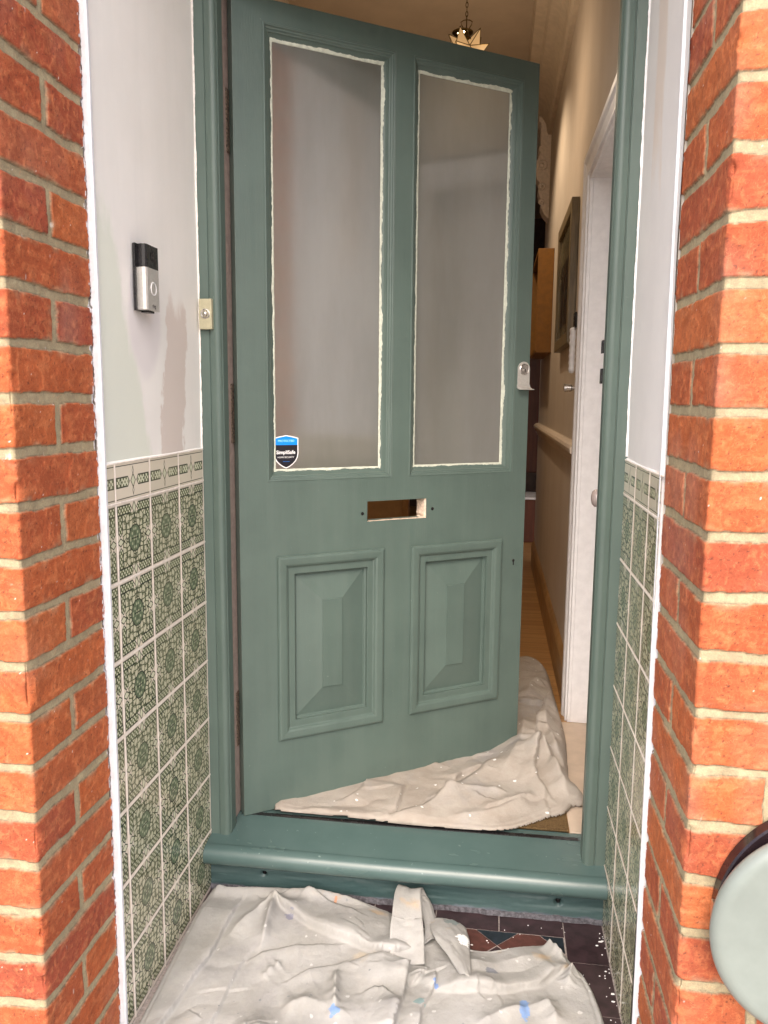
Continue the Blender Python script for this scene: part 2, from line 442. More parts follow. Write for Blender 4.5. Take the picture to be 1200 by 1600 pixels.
# numpy value noise
def vnoise(x, y, seed=0):
    xi = np.floor(x).astype(np.int64); yi = np.floor(y).astype(np.int64); fx = x - xi; fy = y - yi
    fx = fx * fx * (3 - 2 * fx); fy = fy * fy * (3 - 2 * fy)
    def h(a, b):
        k = (a * 374761393 + b * 668265263 + seed * 982451653) & 0xffffffff
        k = ((k ^ (k >> 13)) * 1274126177) & 0xffffffff; k ^= k >> 16
        return (k & 0xffff) / 65535.0
    return (h(xi, yi) * (1 - fx) + h(xi + 1, yi) * fx) * (1 - fy) + (h(xi, yi + 1) * (1 - fx) + h(xi + 1, yi + 1) * fx) * fy
def fbm(x, y, o=4, seed=0, g=.5):
    s = 0; a = 1; t = 0
    for k in range(o): s = s + a * vnoise(x * 2 ** k, y * 2 ** k, seed + k); t += a; a *= g
    return s / t
def fast_mesh(name, co, quads, mat, cols=None, smooth=True):
    me = bpy.data.meshes.new(name); nv = len(co); nf = len(quads)
    me.vertices.add(nv); me.vertices.foreach_set('co', co.astype(np.float32).ravel())
    me.loops.add(nf * 4); me.loops.foreach_set('vertex_index', quads.astype(np.int32).ravel())
    me.polygons.add(nf); me.polygons.foreach_set('loop_start', np.arange(0, nf * 4, 4, dtype=np.int32))
    me.update(calc_edges=True); me.validate()
    if cols is not None:
        a = me.color_attributes.new('Col', 'FLOAT_COLOR', 'POINT'); a.data.foreach_set('color', cols.astype(np.float32).ravel())
    if smooth: me.shade_smooth()
    me.materials.append(mat); return bpy.data.objects.new(name, me)
def gridquads(nu, nv, flip=False):
    i, j = np.meshgrid(np.arange(nu - 1), np.arange(nv - 1), indexing='ij'); a = (i * nv + j).ravel()
    q = np.stack([a, a + nv, a + nv + 1, a + 1], 1)
    return q[:, ::-1] if flip else q

W = 1.0086; FLOOR = -1.16; HF = -1.0

# ------------------------------------------------------------------ brick piers
def brick_pier(name, side, xr, ya, yb, yend, z0, hc, parity, seed, label, zbot=-1.2, ztop=1.5):
    """side=-1: pier on the left (front face runs to -x), +1: on the right"""
    us = np.concatenate([np.arange(-1.3, -.20, .009), np.arange(-.20, (yb - ya) + .0018, .0018)])
    zs = np.concatenate([np.arange(zbot, .95, .0019), np.arange(.95, ztop + .005, .006)])
    U, Z = np.meshgrid(us, zs, indexing='ij'); L = (-.505 if side < 0 else -.41) - ya
    wx = (fbm(U * 28, Z * 28, 3, seed) - .5) * .007 + (fbm(U * 110, Z * 110, 3, seed + 9) - .5) * .0020
    wz = (fbm(U * 22 + 40, Z * 22, 3, seed + 5) - .5) * .008 + (fbm(U * 120, Z * 120 + 9, 3, seed + 19) - .5) * .0020
    Uw = U + wx; Zw = Z + wz
    c = np.floor((Zw - z0) / hc); fz = (Zw - z0) - c * hc
    dz = np.minimum(fz, hc - fz)
    split = (np.mod(c, 2) == parity)
    du_r = np.where(split, np.minimum(np.abs(Uw - L * .5), np.abs(Uw) + .1), Uw + .1)
    # front face: header (half) or stretcher next to the arris
    x = -Uw; first = np.where(split, .222, .112)
    k = np.floor((x - first) / .224); loc = (x - first) - k * .224
    du_f = np.where(x < first, np.minimum(first - x, x + .1), np.minimum(loc, .224 - loc))
    du = np.where(U > 0, du_r, du_f)
    bid = np.where(U > 0, np.where(split & (Uw > L * .5), 7, 1), np.where(x < first, 1, 20 + k))
    jt = .0078 + (fbm(U * 9, Z * 9, 2, seed + 3) - .5) * .004
    d = np.minimum(du, dz) - jt
    m = np.clip(d / .0016, 0, 1); m = m * m * (3 - 2 * m)
    rid = lambda s: vnoise(c * 13.7 + .31 + seed * 0, bid * 7.9 + .77, seed + s)
    t = rid(50); t2 = rid(51)
    rough = fbm(U * 45, Z * 45, 5, seed + 30) - .5; swirl = fbm(U * 90 + rough * 6, Z * 90, 4, seed + 31) - .5
    pits = np.clip(fbm(U * 330, Z * 330, 2, seed + 32) - .74, 0, 1) * 6
    h = m * (.0034 + rough * .0026 + swirl * .0012 + (t - .5) * .0022) - m * np.clip(pits, 0, .9) * .0014
    h += (1 - m) * ((fbm(U * 70, Z * 70, 4, seed + 33) - .5) * .0016 + (fbm(U * 10, Z * 10, 2, seed + 34) - .5) * .002)
    chip = np.clip(fbm(U * 20 + 3, Z * 20, 3, seed + 44) - .60, 0, 1) * np.exp(-np.abs(U) / .012); h -= chip * .05
    # colour
    pal = np.array([(.64, .162, .052), (.62, .150, .050), (.54, .125, .052), (.67, .182, .060), (.50, .112, .056), (.64, .160, .056)])
    pi = np.floor(t * 5.999).astype(int); pj = np.floor(t2 * 5.999).astype(int)
    col = pal[pi] * .55 + pal[pj] * .45
    mot = fbm(U * 24, Z * 24, 4, seed + 60); col = col * (0.53 + .25 * mot)[..., None]
    sw = np.clip((swirl + .02) * 3.5, 0, 1)[..., None]; col = col * (1 - .30 * sw) + np.array((.80, .30, .12)) * .30 * sw
    sp = np.clip((fbm(U * 300, Z * 300, 2, seed + 61) - .76) * 14, 0, 1) * .7
    col = col * (1 - sp[..., None]) + np.array((.10, .03, .02)) * sp[..., None]
    bloom = np.clip((fbm(U * 7 + 9, Z * 7, 4, seed + 62) - .54) * 3.4, 0, 1) * np.exp(-np.abs(U) / .03) * .30 + np.clip((fbm(U * 6, Z * 4, 4, seed + 64) - .60) * 4, 0, 1) * .25
    col = col * (1 - bloom[..., None]) + np.array((.42, .27, .23)) * bloom[..., None]
    mo = np.array((.385, .325, .205)); mn = fbm(U * 40, Z * 40, 4, seed + 70)
    mcol = mo * (0.80 + .40 * mn)[..., None]
    edge = np.exp(-((d + .0004) / .0009) ** 2) * .50
    mcol = mcol * (1 - edge[..., None]); smear = np.clip((fbm(U * 36, Z * 60, 4, seed + 71) - .57) * 5, 0, 1) * np.exp(-np.clip(d, 0, 1) / .006) * .7
    mm = (m * (1 - smear))[..., None]; col = col * mm + mcol * (1 - mm)
    wf = np.clip((fbm(U * 180, Z * 180, 2, seed + 80) - .93) * 40, 0, 1) + np.clip((fbm(U * 60, Z * 30, 4, seed + 82) - .865) * 20, 0, 1) * .6
    wf = np.clip(wf, 0, 1)[..., None]; col = col * (1 - wf) + np.array((.80, .76, .70)) * wf
    # dark ragged joint and splashes of white paint where the brick meets the plaster
    e = (yend(Z) - ya) - U; je = .0035 + (fbm(U * 5, Z * 40, 4, seed + 90) - .5) * .011
    g = (e < je) & (U > 0); col[g] = np.array((.30, .23, .20)) * (.5 + fbm(U * 150, Z * 150, 3, seed + 91))[g][..., None]; h = np.where(g, h - .003, h)
    gw = (e < .008) & (fbm(U * 200, Z * 90, 3, seed + 93) > .60) & (U > 0); col[gw] = (.72, .72, .74)
    # positions
    s = side; rn = 1 if s < 0 else -1      # reveal normal direction in x
    A = np.clip(1 + U / .007, 0, 1); B = np.clip(1 - U / .007, 0, 1); rnd = .0016 * np.clip(1 - np.abs(U) / .004, 0, 1) ** 2
    X = np.where(U > 0, xr + rn * (h - rnd), xr + s * (-U) + rn * A * (h - rnd))
    Y = np.where(U > 0, ya + U - B * (h - rnd), ya - (h - rnd))
    co = np.stack([X, Y, Z], -1).reshape(-1, 3); cc = np.concatenate([np.clip(col, 0, 1), np.ones(U.shape + (1,))], -1).reshape(-1, 4)
    root = empty(name, (xr, ya, zbot), label=label, cat='brick pier')
    o = fast_mesh('brick_face', co - np.array((xr, ya, zbot)), gridquads(len(us), len(zs), flip=(s > 0)), MB, cc)
    link(o, root)
    core = Geo().box((min(xr + s * .012, xr + s * 1.28), ya + .012, zbot), (max(xr + s * .012, xr + s * 1.28), -.02 if s < 0 else -.02, ztop)); core.make('brick_core', simple('core_brick', (.4, .14, .08), .9), root, world=True)
    return root
brick_pier('brick_pier', -1, -.014, -.757, -.500, lambda z: -.5045 + 0 * z, .0365, .0845, 0, 11, 'red brick porch pier with a doorbell wall behind it, at the left edge')
brick_pier('brick_pier', 1, W + .010, -.696, -.366, lambda z: -.398 + z * .034, .0215, .0888, 1, 31, 'red brick porch pier beside the round sage green cover, at the right edge')

# white painted plaster edges (beads)
def bead(name, xa, xb, yf, zlo, zhi, yfun, label, seed):
    n = 1300; vs = []; s = 1 if xb > xa else -1
    for k in range(n + 1):
        z = zlo + (zhi - zlo) * k / n; y = yfun(z)
        j = (float(fbm(np.array(z * 170.), np.array(1.5), 4, seed)) - .5) * .0075 + (float(fbm(np.array(z * 20.), np.array(1.5), 2, seed)) - .5) * .004 + max(0, float(fbm(np.array(z * 150.), np.array(4.5), 2, seed)) - .72) * .02
        j2 = (float(fbm(np.array(z * 9.), np.array(9.5), 3, seed)) - .5) * .003
        xo = xa - s * j
        vs += [(xo, y + .009, z), (xo + s * .001, y - .0005 + j2, z), (xb - s * .002, y - .002 + j2, z), (xb + s * .0012, y + .001 + j2, z), (xb + s * .0012, y + .007, z)]
    fs = [(k * 5 + i, k * 5 + i + 1, (k + 1) * 5 + i + 1, (k + 1) * 5 + i) for k in range(n) for i in range(4)]
    return mesh(name, vs, fs, MBEAD, smooth=False, label=label, cat='plaster edge')
bead('plaster_edge', -.0135, 0, 0, -1.16, 1.45, lambda z: -.5045 - .004 * max(0, -z - .6), 'ragged white painted plaster edge beside the left brick pier', 3)
bead('plaster_edge', W + .012, W, 0, -1.16, 1.45, lambda z: -.398 + z * .034, 'ragged bright white painted plaster edge beside the right brick pier', 8)

# plastered porch side walls with tiled dados
def plane_grid(name, x, y0, y1, z0, z1, mat, parent, nrm, amp=.0015, seed=1, uv=None, step=.01):
    ys = np.linspace(y0, y1, max(2, int(abs(y1 - y0) / step))); zs = np.linspace(z0, z1, max(2, int((z1 - z0) / step)))
    Y, Z = np.meshgrid(ys, zs, indexing='ij'); X = x + nrm * (fbm(Y * 5, Z * 5, 3, seed) - .5) * amp
    o = fast_mesh(name, np.stack([X, Y, Z], -1).reshape(-1, 3), gridquads(len(ys), len(zs), flip=(nrm < 0)), mat)
    if uv:
        me = o.data; l = me.uv_layers.new(name='UVMap'); idx = np.zeros(len(me.loops), np.int32); me.loops.foreach_get('vertex_index', idx)
        UV = np.stack([uv[0](Y), uv[1](Z)], -1).reshape(-1, 2)[idx]; l.data.foreach_set('uv', UV.astype(np.float32).ravel())
    return link(o, parent)
T = .154
for side, xw, nrm, dd, yb, zo in (('left', 0.0, 1, .1568, -.505, 0.0), ('right', W, -1, .1475, -.41, -.007)):
    lab = 'patchy off white plastered porch wall with the video doorbell on it' if side == 'left' else 'smooth pale lilac white plastered porch wall on the right'
    wallo = empty('porch_wall', (xw, -.25, -1.16), label=lab, cat='wall')
    back = Geo().box((min(xw - nrm * .006, xw - nrm * .25), yb + .005, -1.2), (max(xw - nrm * .006, xw - nrm * .25), .15, 1.5)); back.make('wall_core', MPAVE, wallo, world=True)
    plane_grid('plaster_face', xw - nrm * .0035, yb, .03, zo - .01, 1.45, MPL if side == 'left' else MPR, wallo, nrm, .004, 5).location = (-xw, .25, 1.16)
    lab = 'green and cream patterned Victorian wall tiles below the video doorbell' if side == 'left' else 'green and cream patterned Victorian wall tiles on the narrow right porch wall'
    t = empty('tiled_dado', (xw, -.25, -1.16), label=lab, cat='wall tiles')
    u = lambda Y, dd=dd: (-Y - dd) / T + 2.0
    a = plane_grid('border_tiles', xw, yb + .002, .012, zo - .078, zo, mat_tile(side == 'left', True), t, nrm, .0006, 7, (u, lambda Z, zo=zo: (zo - Z) / .078 * .5)); a.location = (-xw, .25, 1.16)
    b = plane_grid('wall_tiles', xw, yb + .002, .012, -1.16, zo - .078, mat_tile(side == 'left', False), t, nrm, .0014, 7, (u, lambda Z, zo=zo: (zo - .078 - Z) / T)); b.location = (-xw, .25, 1.16)
    # grout lines standing slightly proud, hand-laid and wavering
    gm = Geo(); n = 160
    for gy in (-dd, -dd - T, -dd - 2 * T):
        if gy < yb + .01: continue
        vs = []
        for k in range(n + 1):
            z = -1.16 + (1.16 + zo) * k / n; wv = (float(fbm(np.array(z * 12.), np.array(gy * 50), 3, 5)) - .5) * .0035; hw = .0024 + (float(fbm(np.array(z * 40.), np.array(gy * 20), 2, 8)) - .3) * .0012
            vs += [(xw + nrm * .0008, gy + wv - hw, z), (xw + nrm * .0016, gy + wv, z), (xw + nrm * .0008, gy + wv + hw, z)]
        gm.add(vs, [(k * 3 + i, k * 3 + i + 1, k * 3 + i + 4, k * 3 + i + 3) for k in range(n) for i in range(2)])
    for k in range(0, 9):
        z = zo - .078 - k * T if k < 8 else zo - .0005
        if z < -1.155: continue
        vs = []; n2_ = 60
        for i in range(n2_ + 1):
            y = yb + .003 + (-.001 - yb - .003) * i / n2_; wv = (float(fbm(np.array(y * 20.), np.array(z * 50), 3, 5)) - .5) * .003; hw = (.0022 if k < 8 else .001) + (float(fbm(np.array(y * 50.), np.array(z * 20), 2, 8)) - .3) * .0012
            vs += [(xw + nrm * .0008, y, z + wv - hw), (xw + nrm * .0015, y, z + wv), (xw + nrm * .0008, y, z + wv + hw)]
        gm.add(vs, [(i * 3 + q, i * 3 + q + 1, i * 3 + q + 4, i * 3 + q + 3) for i in range(n2_) for q in range(2)])
    gm.make('grout_line', simple('pale_grout', (.84, .77, .69), .8, nscale=90, namt=.1), t, world=True)
    cap = Geo().extr([(xw - nrm * .004, zo - .001), (xw + nrm * .0004, zo - .0005), (xw + nrm * .0004, zo + .001), (xw - nrm * .004, zo + .004)], 'y', yb + .002, -.001)
    cap.make('tile_ledge', MPL if side == 'left' else MPR, t, world=True)

# porch roof, house front above and plinth (out of frame, they shade the recess)
top = empty('porch_arch', (.5, -.35, 1.5), label='plastered soffit and brick wall closing the porch above the green door', cat='arch')
Geo().box((-.02, -.78, 1.47), (1.04, .12, 1.60)).make('soffit', MPL, top, world=True)
Geo().box((-1.3, -.75, 1.62), (2.4, .0, 4.5)).make('brick_front', simple('far_brick', (.5, .16, .08), .9, nscale=40, namt=.2), top, world=True)

# ------------------------------------------------------------------ door frame
fr = empty('door_frame', (.5, 0, -1.16), label='sage green painted wooden door frame with rounded sill and bolt holes', cat='door frame')
def jamb_poly(s):   # s=+1 left jamb growing to +x from x=0
    pts = [(-.012, 0), (0.0, 0), (.0225, 0), (.0240, .0022), (.0252, .0022), (.0268, -.0016)]
    for k in range(9):
        a = math.pi * (.62 - .62 * k / 8); pts.append((.0395 + .0120 * math.cos(a) * 1.0, .0065 - .0105 * math.sin(a)))
    pts += [(.0535, .0085), (.0540, .0405), (.0425, .0415), (.0420, .125), (-.012, .125)]
    return pts if s > 0 else [(W + .0 - x, y) for x, y in pts][::-1]
lz = -1.03
for s in (1, -1):
    def wob(p, q, t): return p, q + math.sin(t * 9 + s) * .0004
    g = Geo().extr(jamb_poly(s), 'z', lz, 1.14, 40, wob); g.make('jamb', MG, fr, world=True)
# pinkish unpainted rebate lining seen through the hinge gap
Geo().box((.0424, .044, -1.0), (.0455, .124, 1.085)).make('rebate_lining', MLIN, fr, world=True)
Geo().box((-.012, 0, 1.09), (W + .012, .125, 1.46)).make('frame_head', MG, fr, world=True)
# sill
Geo().box((.0545, .0865, -1.02), (.9545, .1000, -.9992)).make('dark_gap_strip', MBLK, fr, world=True)  # black strip stands in for the shaded gap behind the sill
sp = [(.128, -1.004), (.086, -1.0015)]
for k in range(8): t = k / 7; sp.append((.08 - t * .118, -1.0015 - t * .0165))
for k in range(11):
    a = R(82 + 190 * k / 10); sp.append((-.040 + .0265 * math.cos(a), -1.0455 + .0265 * math.sin(a)))
sp += [(-.030, -1.0735), (-.012, -1.0745), (.128, -1.0745)]
def swob(p, q, t): return p + math.sin(t * 11) * .0007, q + math.sin(t * 7 + 1) * .0007
sg = Geo().extr(sp, 'x', 0.0, W, 40, swob); so = sg.make('sill', MS, fr, world=True); so.data.shade_smooth()
so.modifiers.new('es', 'EDGE_SPLIT').split_angle = R(32)
# riser with sunk bolt holes
rg = Geo(); n = 90; rows = [-1.0745, -1.088, -1.105, -1.122, -1.150]
holes = [(.144, -1.109, .0085), (.900, -1.113, .0095)]
nx, nz = 330, 28; xs = np.linspace(0.0, W, nx); zz = np.linspace(-1.152, -1.0745, nz); X, Z = np.meshgrid(xs, zz, indexing='ij')
Y = -.010 + (fbm(X * 6, Z * 60, 3, 4) - .5) * .006 + (fbm(X * 50, Z * 90, 3, 6) - .5) * .0018
for hx, hz, hr in holes:
    dd_ = np.sqrt((X - hx) ** 2 + (Z - hz) ** 2); Y = Y + .016 * np.clip((hr - dd_) / .002, 0, 1)
o = fast_mesh('riser', np.stack([X, Y, Z], -1).reshape(-1, 3) - np.array((.5, 0, -1.16)), gridquads(nx, nz), MR); link(o, fr)
for hx, hz, hr in holes:
    Geo().lathe([(0, -.004), (hr * .55, -.004), (hr * .6, -.0025), (hr * .6, .004)], (hx, .001, hz), (0, -1, 0), 14).make('bolt_head', MBLK, fr, world=True)
# crumbly mortar line under the riser
g = Geo(); n = 220; vs = []
for k in range(n + 1):
    x = W * k / n; a = float(fbm(np.array(x * 40.), np.array(2.), 4, 2)) - .5
    vs += [(x, -.008, -1.146 + a * .012), (x, -.014 + a * .006, -1.150 + a * .006), (x, -.018 + a * .008, FLOOR + .001)]
g.add(vs, [(k * 3 + i, k * 3 + i + 1, k * 3 + i + 4, k * 3 + i + 3) for k in range(n) for i in range(2)])
g.make('mortar_bed', simple('grey_crumbly_mortar', (.085, .082, .092), .95, nscale=120, namt=.5, bump=1.0), fr, world=True)
# ragged cut-in lines where wall paint and frame paint meet
def ragged(name, x, dx, y, z0, z1, mat, seed, parent, w0=.0004, amp=.0034):
    n = 420; vs = []
    for k in range(n + 1):
        z = z0 + (z1 - z0) * k / n
        a = (float(fbm(np.array(z * 45.), np.array(.5), 4, seed)) - .42) * amp; b = (float(fbm(np.array(z * 60.), np.array(7.5), 3, seed)) - .5) * .0015
        vs += [(x - dx * .006, y - .0006, z), (x + dx * (w0 + max(a, -w0)) , y - .0009 + b * .1, z)]
    return mesh(name, vs, [(2 * k, 2 * k + 1, 2 * k + 3, 2 * k + 2) for k in range(n)], mat, parent, world=True)
ragged('cut_in_line', 0, 1, 0, -.0, 1.1, simple('white_cut_in', (.80, .76, .72), .6), 61, fr)
ragged('cut_in_line', W, -1, 0, -.0, 1.1, simple('white_cut_in', (.86, .85, .86), .6), 67, fr)
ragged('cut_in_line', 0, 1, 0, -1.0, 0.0, MG, 63, fr)
ragged('cut_in_line', W, -1, 0, -1.0, 0.0, MG, 65, fr)

# ------------------------------------------------------------------ the door
DZ = -1.0
door = empty('front_door', (.0662, .0746, DZ), R(34.194), label='sage green panelled front door standing ajar with two tall frosted panes and no letterbox flap', cat='door')
TH = .044
def slab(xc, zc, hole, mat, name, parent, y0=0, y1=TH):
    g = Geo(); xc = sorted(xc); zc = sorted(zc)
    idx = {}; vs = []
    def V(i, j, k):
        if (i, j, k) not in idx: idx[(i, j, k)] = len(vs); vs.append((xc[i], (y0, y1)[k], zc[j]))
        return idx[(i, j, k)]
    nx, nz = len(xc) - 1, len(zc) - 1; solid = [[not hole((xc[i] + xc[i + 1]) / 2, (zc[j] + zc[j + 1]) / 2) for j in range(nz)] for i in range(nx)]
    fs = []
    S = lambda i, j: 0 <= i < nx and 0 <= j < nz and solid[i][j]
    for i in range(nx):
        for j in range(nz):
            if not solid[i][j]: continue
            fs.append((V(i, j, 0), V(i + 1, j, 0), V(i + 1, j + 1, 0), V(i, j + 1, 0))); fs.append((V(i, j, 1), V(i, j + 1, 1), V(i + 1, j + 1, 1), V(i + 1, j, 1)))
            if not S(i - 1, j): fs.append((V(i, j, 0), V(i, j + 1, 0), V(i, j + 1, 1), V(i, j, 1)))
            if not S(i + 1, j): fs.append((V(i + 1, j, 0), V(i + 1, j, 1), V(i + 1, j + 1, 1), V(i + 1, j + 1, 0)))
            if not S(i, j - 1): fs.append((V(i, j, 0), V(i, j, 1), V(i + 1, j, 1), V(i + 1, j, 0)))
            if not S(i, j + 1): fs.append((V(i, j + 1, 0), V(i + 1, j + 1, 0), V(i + 1, j + 1, 1), V(i, j + 1, 1)))
    return mesh(name, vs, fs, mat, parent)
GLS = [(.0765, .4385), (.4915, .8465)]; GZ = (-.092 - DZ, 1.022 - DZ)
LPS = [((.099, .4145), (-.803 - DZ, -.2915 - DZ)), ((.5015, .814), (-.797 - DZ, -.2925 - DZ))]
SL = (.3635, .5505, -.2125 - DZ, -.1565 - DZ)
KH = (.858, .8645, -.372 - DZ, -.3665 - DZ)
def hole(x, z):
    for a, b in GLS:
        if a < x < b and GZ[0] < z < GZ[1]: return True
    for (a, b), (c, d) in LPS:
        if a + .05 < x < b - .05 and c + .05 < z < d - .05: return True
    if SL[0] < x < SL[1] and SL[2] < z < SL[3]: return True
    return False
xc = [0, .898, SL[0], SL[1]] + [v for a in GLS for v in a] + [v for a, _ in LPS for v in (a[0] + .05, a[1] - .05)]
zc = [0.0, 2.075, GZ[0], GZ[1], SL[2], SL[3]] + [v for _, c in LPS for v in (c[0] + .05, c[1] - .05)]
leaf = slab(xc, zc, hole, MG, 'door_leaf', door); bv = leaf.modifiers.new('bevel', 'BEVEL'); bv.width = .0016; bv.segments = 2; bv.limit_method = 'ANGLE'
gprof = [(-.0008, .0008), (.0008, -.0008), (.003, -.0012), (.0052, -.0002), (.007, .004), (.010, .0052), (.0125, .009), (.015, .0100), (.017, .015), (.0215, .0205), (.0255, .0235), (.030, .0250), (.030, .034)]
for (a, b) in GLS:
    Geo().ringrect(a, b, GZ[0], GZ[1], gprof).make('glazing_bead', MG, door)
    gl = Geo().box((a + .026, .0265, GZ[0] + .026), (b - .026, .0305, GZ[1] - .026)).make('glass_pane', MGL, door)
    # scraped cream line of undercoat round the glass
    n = 900; per = []; x0, x1, z0, z1 = a, b, GZ[0], GZ[1]; inn = .0305
    cor = [(x0, z0), (x1, z0), (x1, z1), (x0, z1)]; dirs = [((1, 0), (0, 1)), ((0, 1), (-1, 0)), ((-1, 0), (0, -1)), ((0, -1), (1, 0))]
    for si in range(4):
        (cx, cz), (tx, tz), (nx_, nz_) = cor[si], dirs[si][0], dirs[si][1]
        Ln = (x1 - x0) if si % 2 == 0 else (z1 - z0); m = int(Ln / .0035)
        vs = []
        for k in range(m + 1):
            t = inn - .006 + (Ln - 2 * inn + .012) * k / m; q = t * 38 + si * 31 + a * 70
            r1 = float(fbm(np.array(q), np.array(.3), 5, 21)); r2 = float(fbm(np.array(q * 3), np.array(5.3), 4, 22)); r3 = float(fbm(np.array(t * 7 + si * 9 + a * 13), np.array(2.3), 2, 27))
            out = .0272 - (r1 - .45) * .007 - (.002 if si == 2 else 0) - (.002 * r3) + (r2 - .5) * .003; ins = .0310 + (r2 - .5) * .0016; out = out - max(0, r3 - .6) * .007 - max(0, float(fbm(np.array(t * 400.), np.array(si * 3.3), 2, 29)) - .6) * .004; out = min(out, .0296)
            
            for dpt in (out, ins): vs.append((cx + tx * t + nx_ * dpt, None, cz + tz * t + nz_ * dpt))
            yo = np.interp(out, [p[0] for p in gprof[:-1]], [p[1] for p in gprof[:-1]]) - .0007
            vs[-2] = (vs[-2][0], yo, vs[-2][2]); vs[-1] = (vs[-1][0], .0242, vs[-1][2])
        vs2 = []
        for k in range(m + 1):
            p, q_ = vs[2 * k], vs[2 * k + 1]; mid = tuple((p[i] * .35 + q_[i] * .65) for i in range(3)); mid = (mid[0], min(p[1], q_[1]) + .0002, mid[2]) if False else (mid[0], mid[1] - .0008, mid[2])
            vs2 += [p, mid, q_, (q_[0], .0268, q_[2])]
        mesh('undercoat_line', vs2, [(4 * k + i, 4 * k + i + 1, 4 * k + i + 5, 4 * k + i + 4) for k in range(m) for i in range(3)], MEDGE, door)
mprof = [(0, .001), (0.0, -.0055), (.003, -.0090), (.007, -.0100), (.014, -.0098), (.022, -.0090), (.027, -.0065), (.030, -.0015), (.034, .0005), (.0345, .0030), (.040, .0050), (.0445, .0055), (.046, .0090), (.052, .0110), (.0545, .0115), (.0565, .0150), (.0600, .0150)]
for ((a, b), (c, d)), (ca, cb, cc_, cd) in zip(LPS, ((.2285, .287, -.6695 - DZ, -.4205 - DZ), (.6250, .6835, -.664 - DZ, -.419 - DZ))):
    Geo().ringrect(a, b, c, d, mprof).make('panel_moulding', MG, door)
    i = .0585; x0, x1, z0, z1 = a + i, b - i, c + i, d - i; e = .0145; p = -.0015
    vs = [(x0, e, z0), (x1, e, z0), (x1, e, z1), (x0, e, z1), (ca, p, cc_), (cb, p, cc_), (cb, p, cd), (ca, p, cd), (ca, p - .003, cc_), (cb, p - .003, cc_), (cb, p - .003, cd), (ca, p - .003, cd)]
    fs = [(0, 1, 5, 4), (1, 2, 6, 5), (2, 3, 7, 6), (3, 0, 4, 7), (4, 5, 9, 8), (5, 6, 10, 9), (6, 7, 11, 10), (7, 4, 8, 11), (8, 9, 10, 11)]
    mesh('raised_panel', vs, fs, MG, door, bevel=.0006)
    Geo().box((x0 - .01, .030, z0 - .01), (x1 + .01, .034, z1 + .01)).make('panel_back', MG, door)
# letter slot raw wood lining
x0, x1, z0, z1 = SL
sl = Geo(); n = 40
vs = []
for k in range(n + 1):
    x = x0 + (x1 - x0) * k / n; r = float(fbm(np.array(x * 90), np.array(1.), 4, 3)) * .006
    vs += [(x, .0006, z0 + .0006), (x, .006, z0 + .0008 + r * .3), (x, TH - .002, z0 - .006 + r)]
sl.add(vs, [(k * 3 + i, k * 3 + i + 1, k * 3 + i + 4, k * 3 + i + 3) for k in range(n) for i in range(2)])
vs = []
for k in range(15):
    z = z0 + (z1 - z0) * k / 14; r = float(fbm(np.array(z * 140), np.array(8.), 4, 5)) * .010
    vs += [(x1 - .0006, .0006, z), (x1 - .002 - r * .4, .006, z), (x1 - .004 - r, TH - .002, z)]
sl.add(vs, [(k * 3 + i, k * 3 + i + 1, k * 3 + i + 4, k * 3 + i + 3) for k in range(14) for i in range(2)])
sl.make('slot_lining', MBARE, door)
for sx, sz in ((.3480, -.189 - DZ), (.5705, -.187 - DZ)):
    Geo().lathe([(.0070, -.0002), (.0058, -.0020), (.0044, -.0006)], (sx, 0, sz), (0, -1, 0), 16).make('screw_hole_rim', MEDGE, door)
    Geo().lathe([(0, .0016), (.0046, .0016)], (sx - .0004, 0, sz), (0, -1, 0), 14).make('screw_hole', MBLK, door)
kz = -.3635 - DZ; kx = .861
Geo().lathe([(0, .0007), (.0042, .0007), (.0044, 0)], (kx, 0, kz), (0, -1, 0), 18).make('keyhole', MBLK, door)
Geo().box((kx - .0018, -.0008, kz - .014), (kx + .0018, .0, kz)).make('keyhole', MBLK, door)
# cylinder pull
pull = Geo(); pc = (.8755, .217 - DZ); pw = .0215; pts = []
for k in range(17):
    a = math.pi * k / 16; pts.append((pc[0] + pw * math.cos(a), pc[1] + .001 + pw * math.sin(a)))
pts += [(pc[0] - pw, .170 - DZ), (pc[0] + pw, .170 - DZ)]
pm = mesh('pull_plate', [(x, y, z) for y in (-.0035, .0) for x, z in pts], [tuple(range(19)), tuple(range(19, 38))[::-1]] + [(i, (i + 1) % 19, 19 + (i + 1) % 19, 19 + i) for i in range(19)], MSIL, door, bevel=.0008)
pm['label'] = 'brushed metal cylinder pull plate'
lip = [(-.0035, .172), (-.0035, .168), (-.008, .163), (-.016, .1595), (-.026, .1585), (-.026, .1565), (-.015, .1562), (-.006, .158), (-.0, .163), (0, .172)]
vs = [(x, y, z - DZ) for x in (pc[0] - pw - .001, pc[0] + pw + .002) for y, z in lip]; nl = len(lip)
mesh('pull_lip', vs, [tuple(range(nl))[::-1], tuple(range(nl, 2 * nl))] + [(i, (i + 1) % nl, nl + (i + 1) % nl, nl + i) for i in range(nl)], MSIL, door, bevel=.0007)
cyl = Geo().lathe([(.0165, .003), (.0165, .0055), (.0150, .0070), (.0138, .0062), (.0132, .0062), (0, .0062)], (pc[0], 0, pc[1]), (0, -1, 0), 28).make('lock_cylinder', MCHR, door, smooth=False)
Geo().lathe([(.0062, .0062), (.0062, .0082), (0, .0084)], (pc[0] + .001, 0, pc[1] - .0035), (0, -1, 0), 18).make('key_plug', MCHR, cyl)
Geo().box((pc[0] + .0001, -.0093, pc[1] - .009), (pc[0] + .0017, -.008, pc[1] + .001)).make('key_slot', MBLK, cyl)
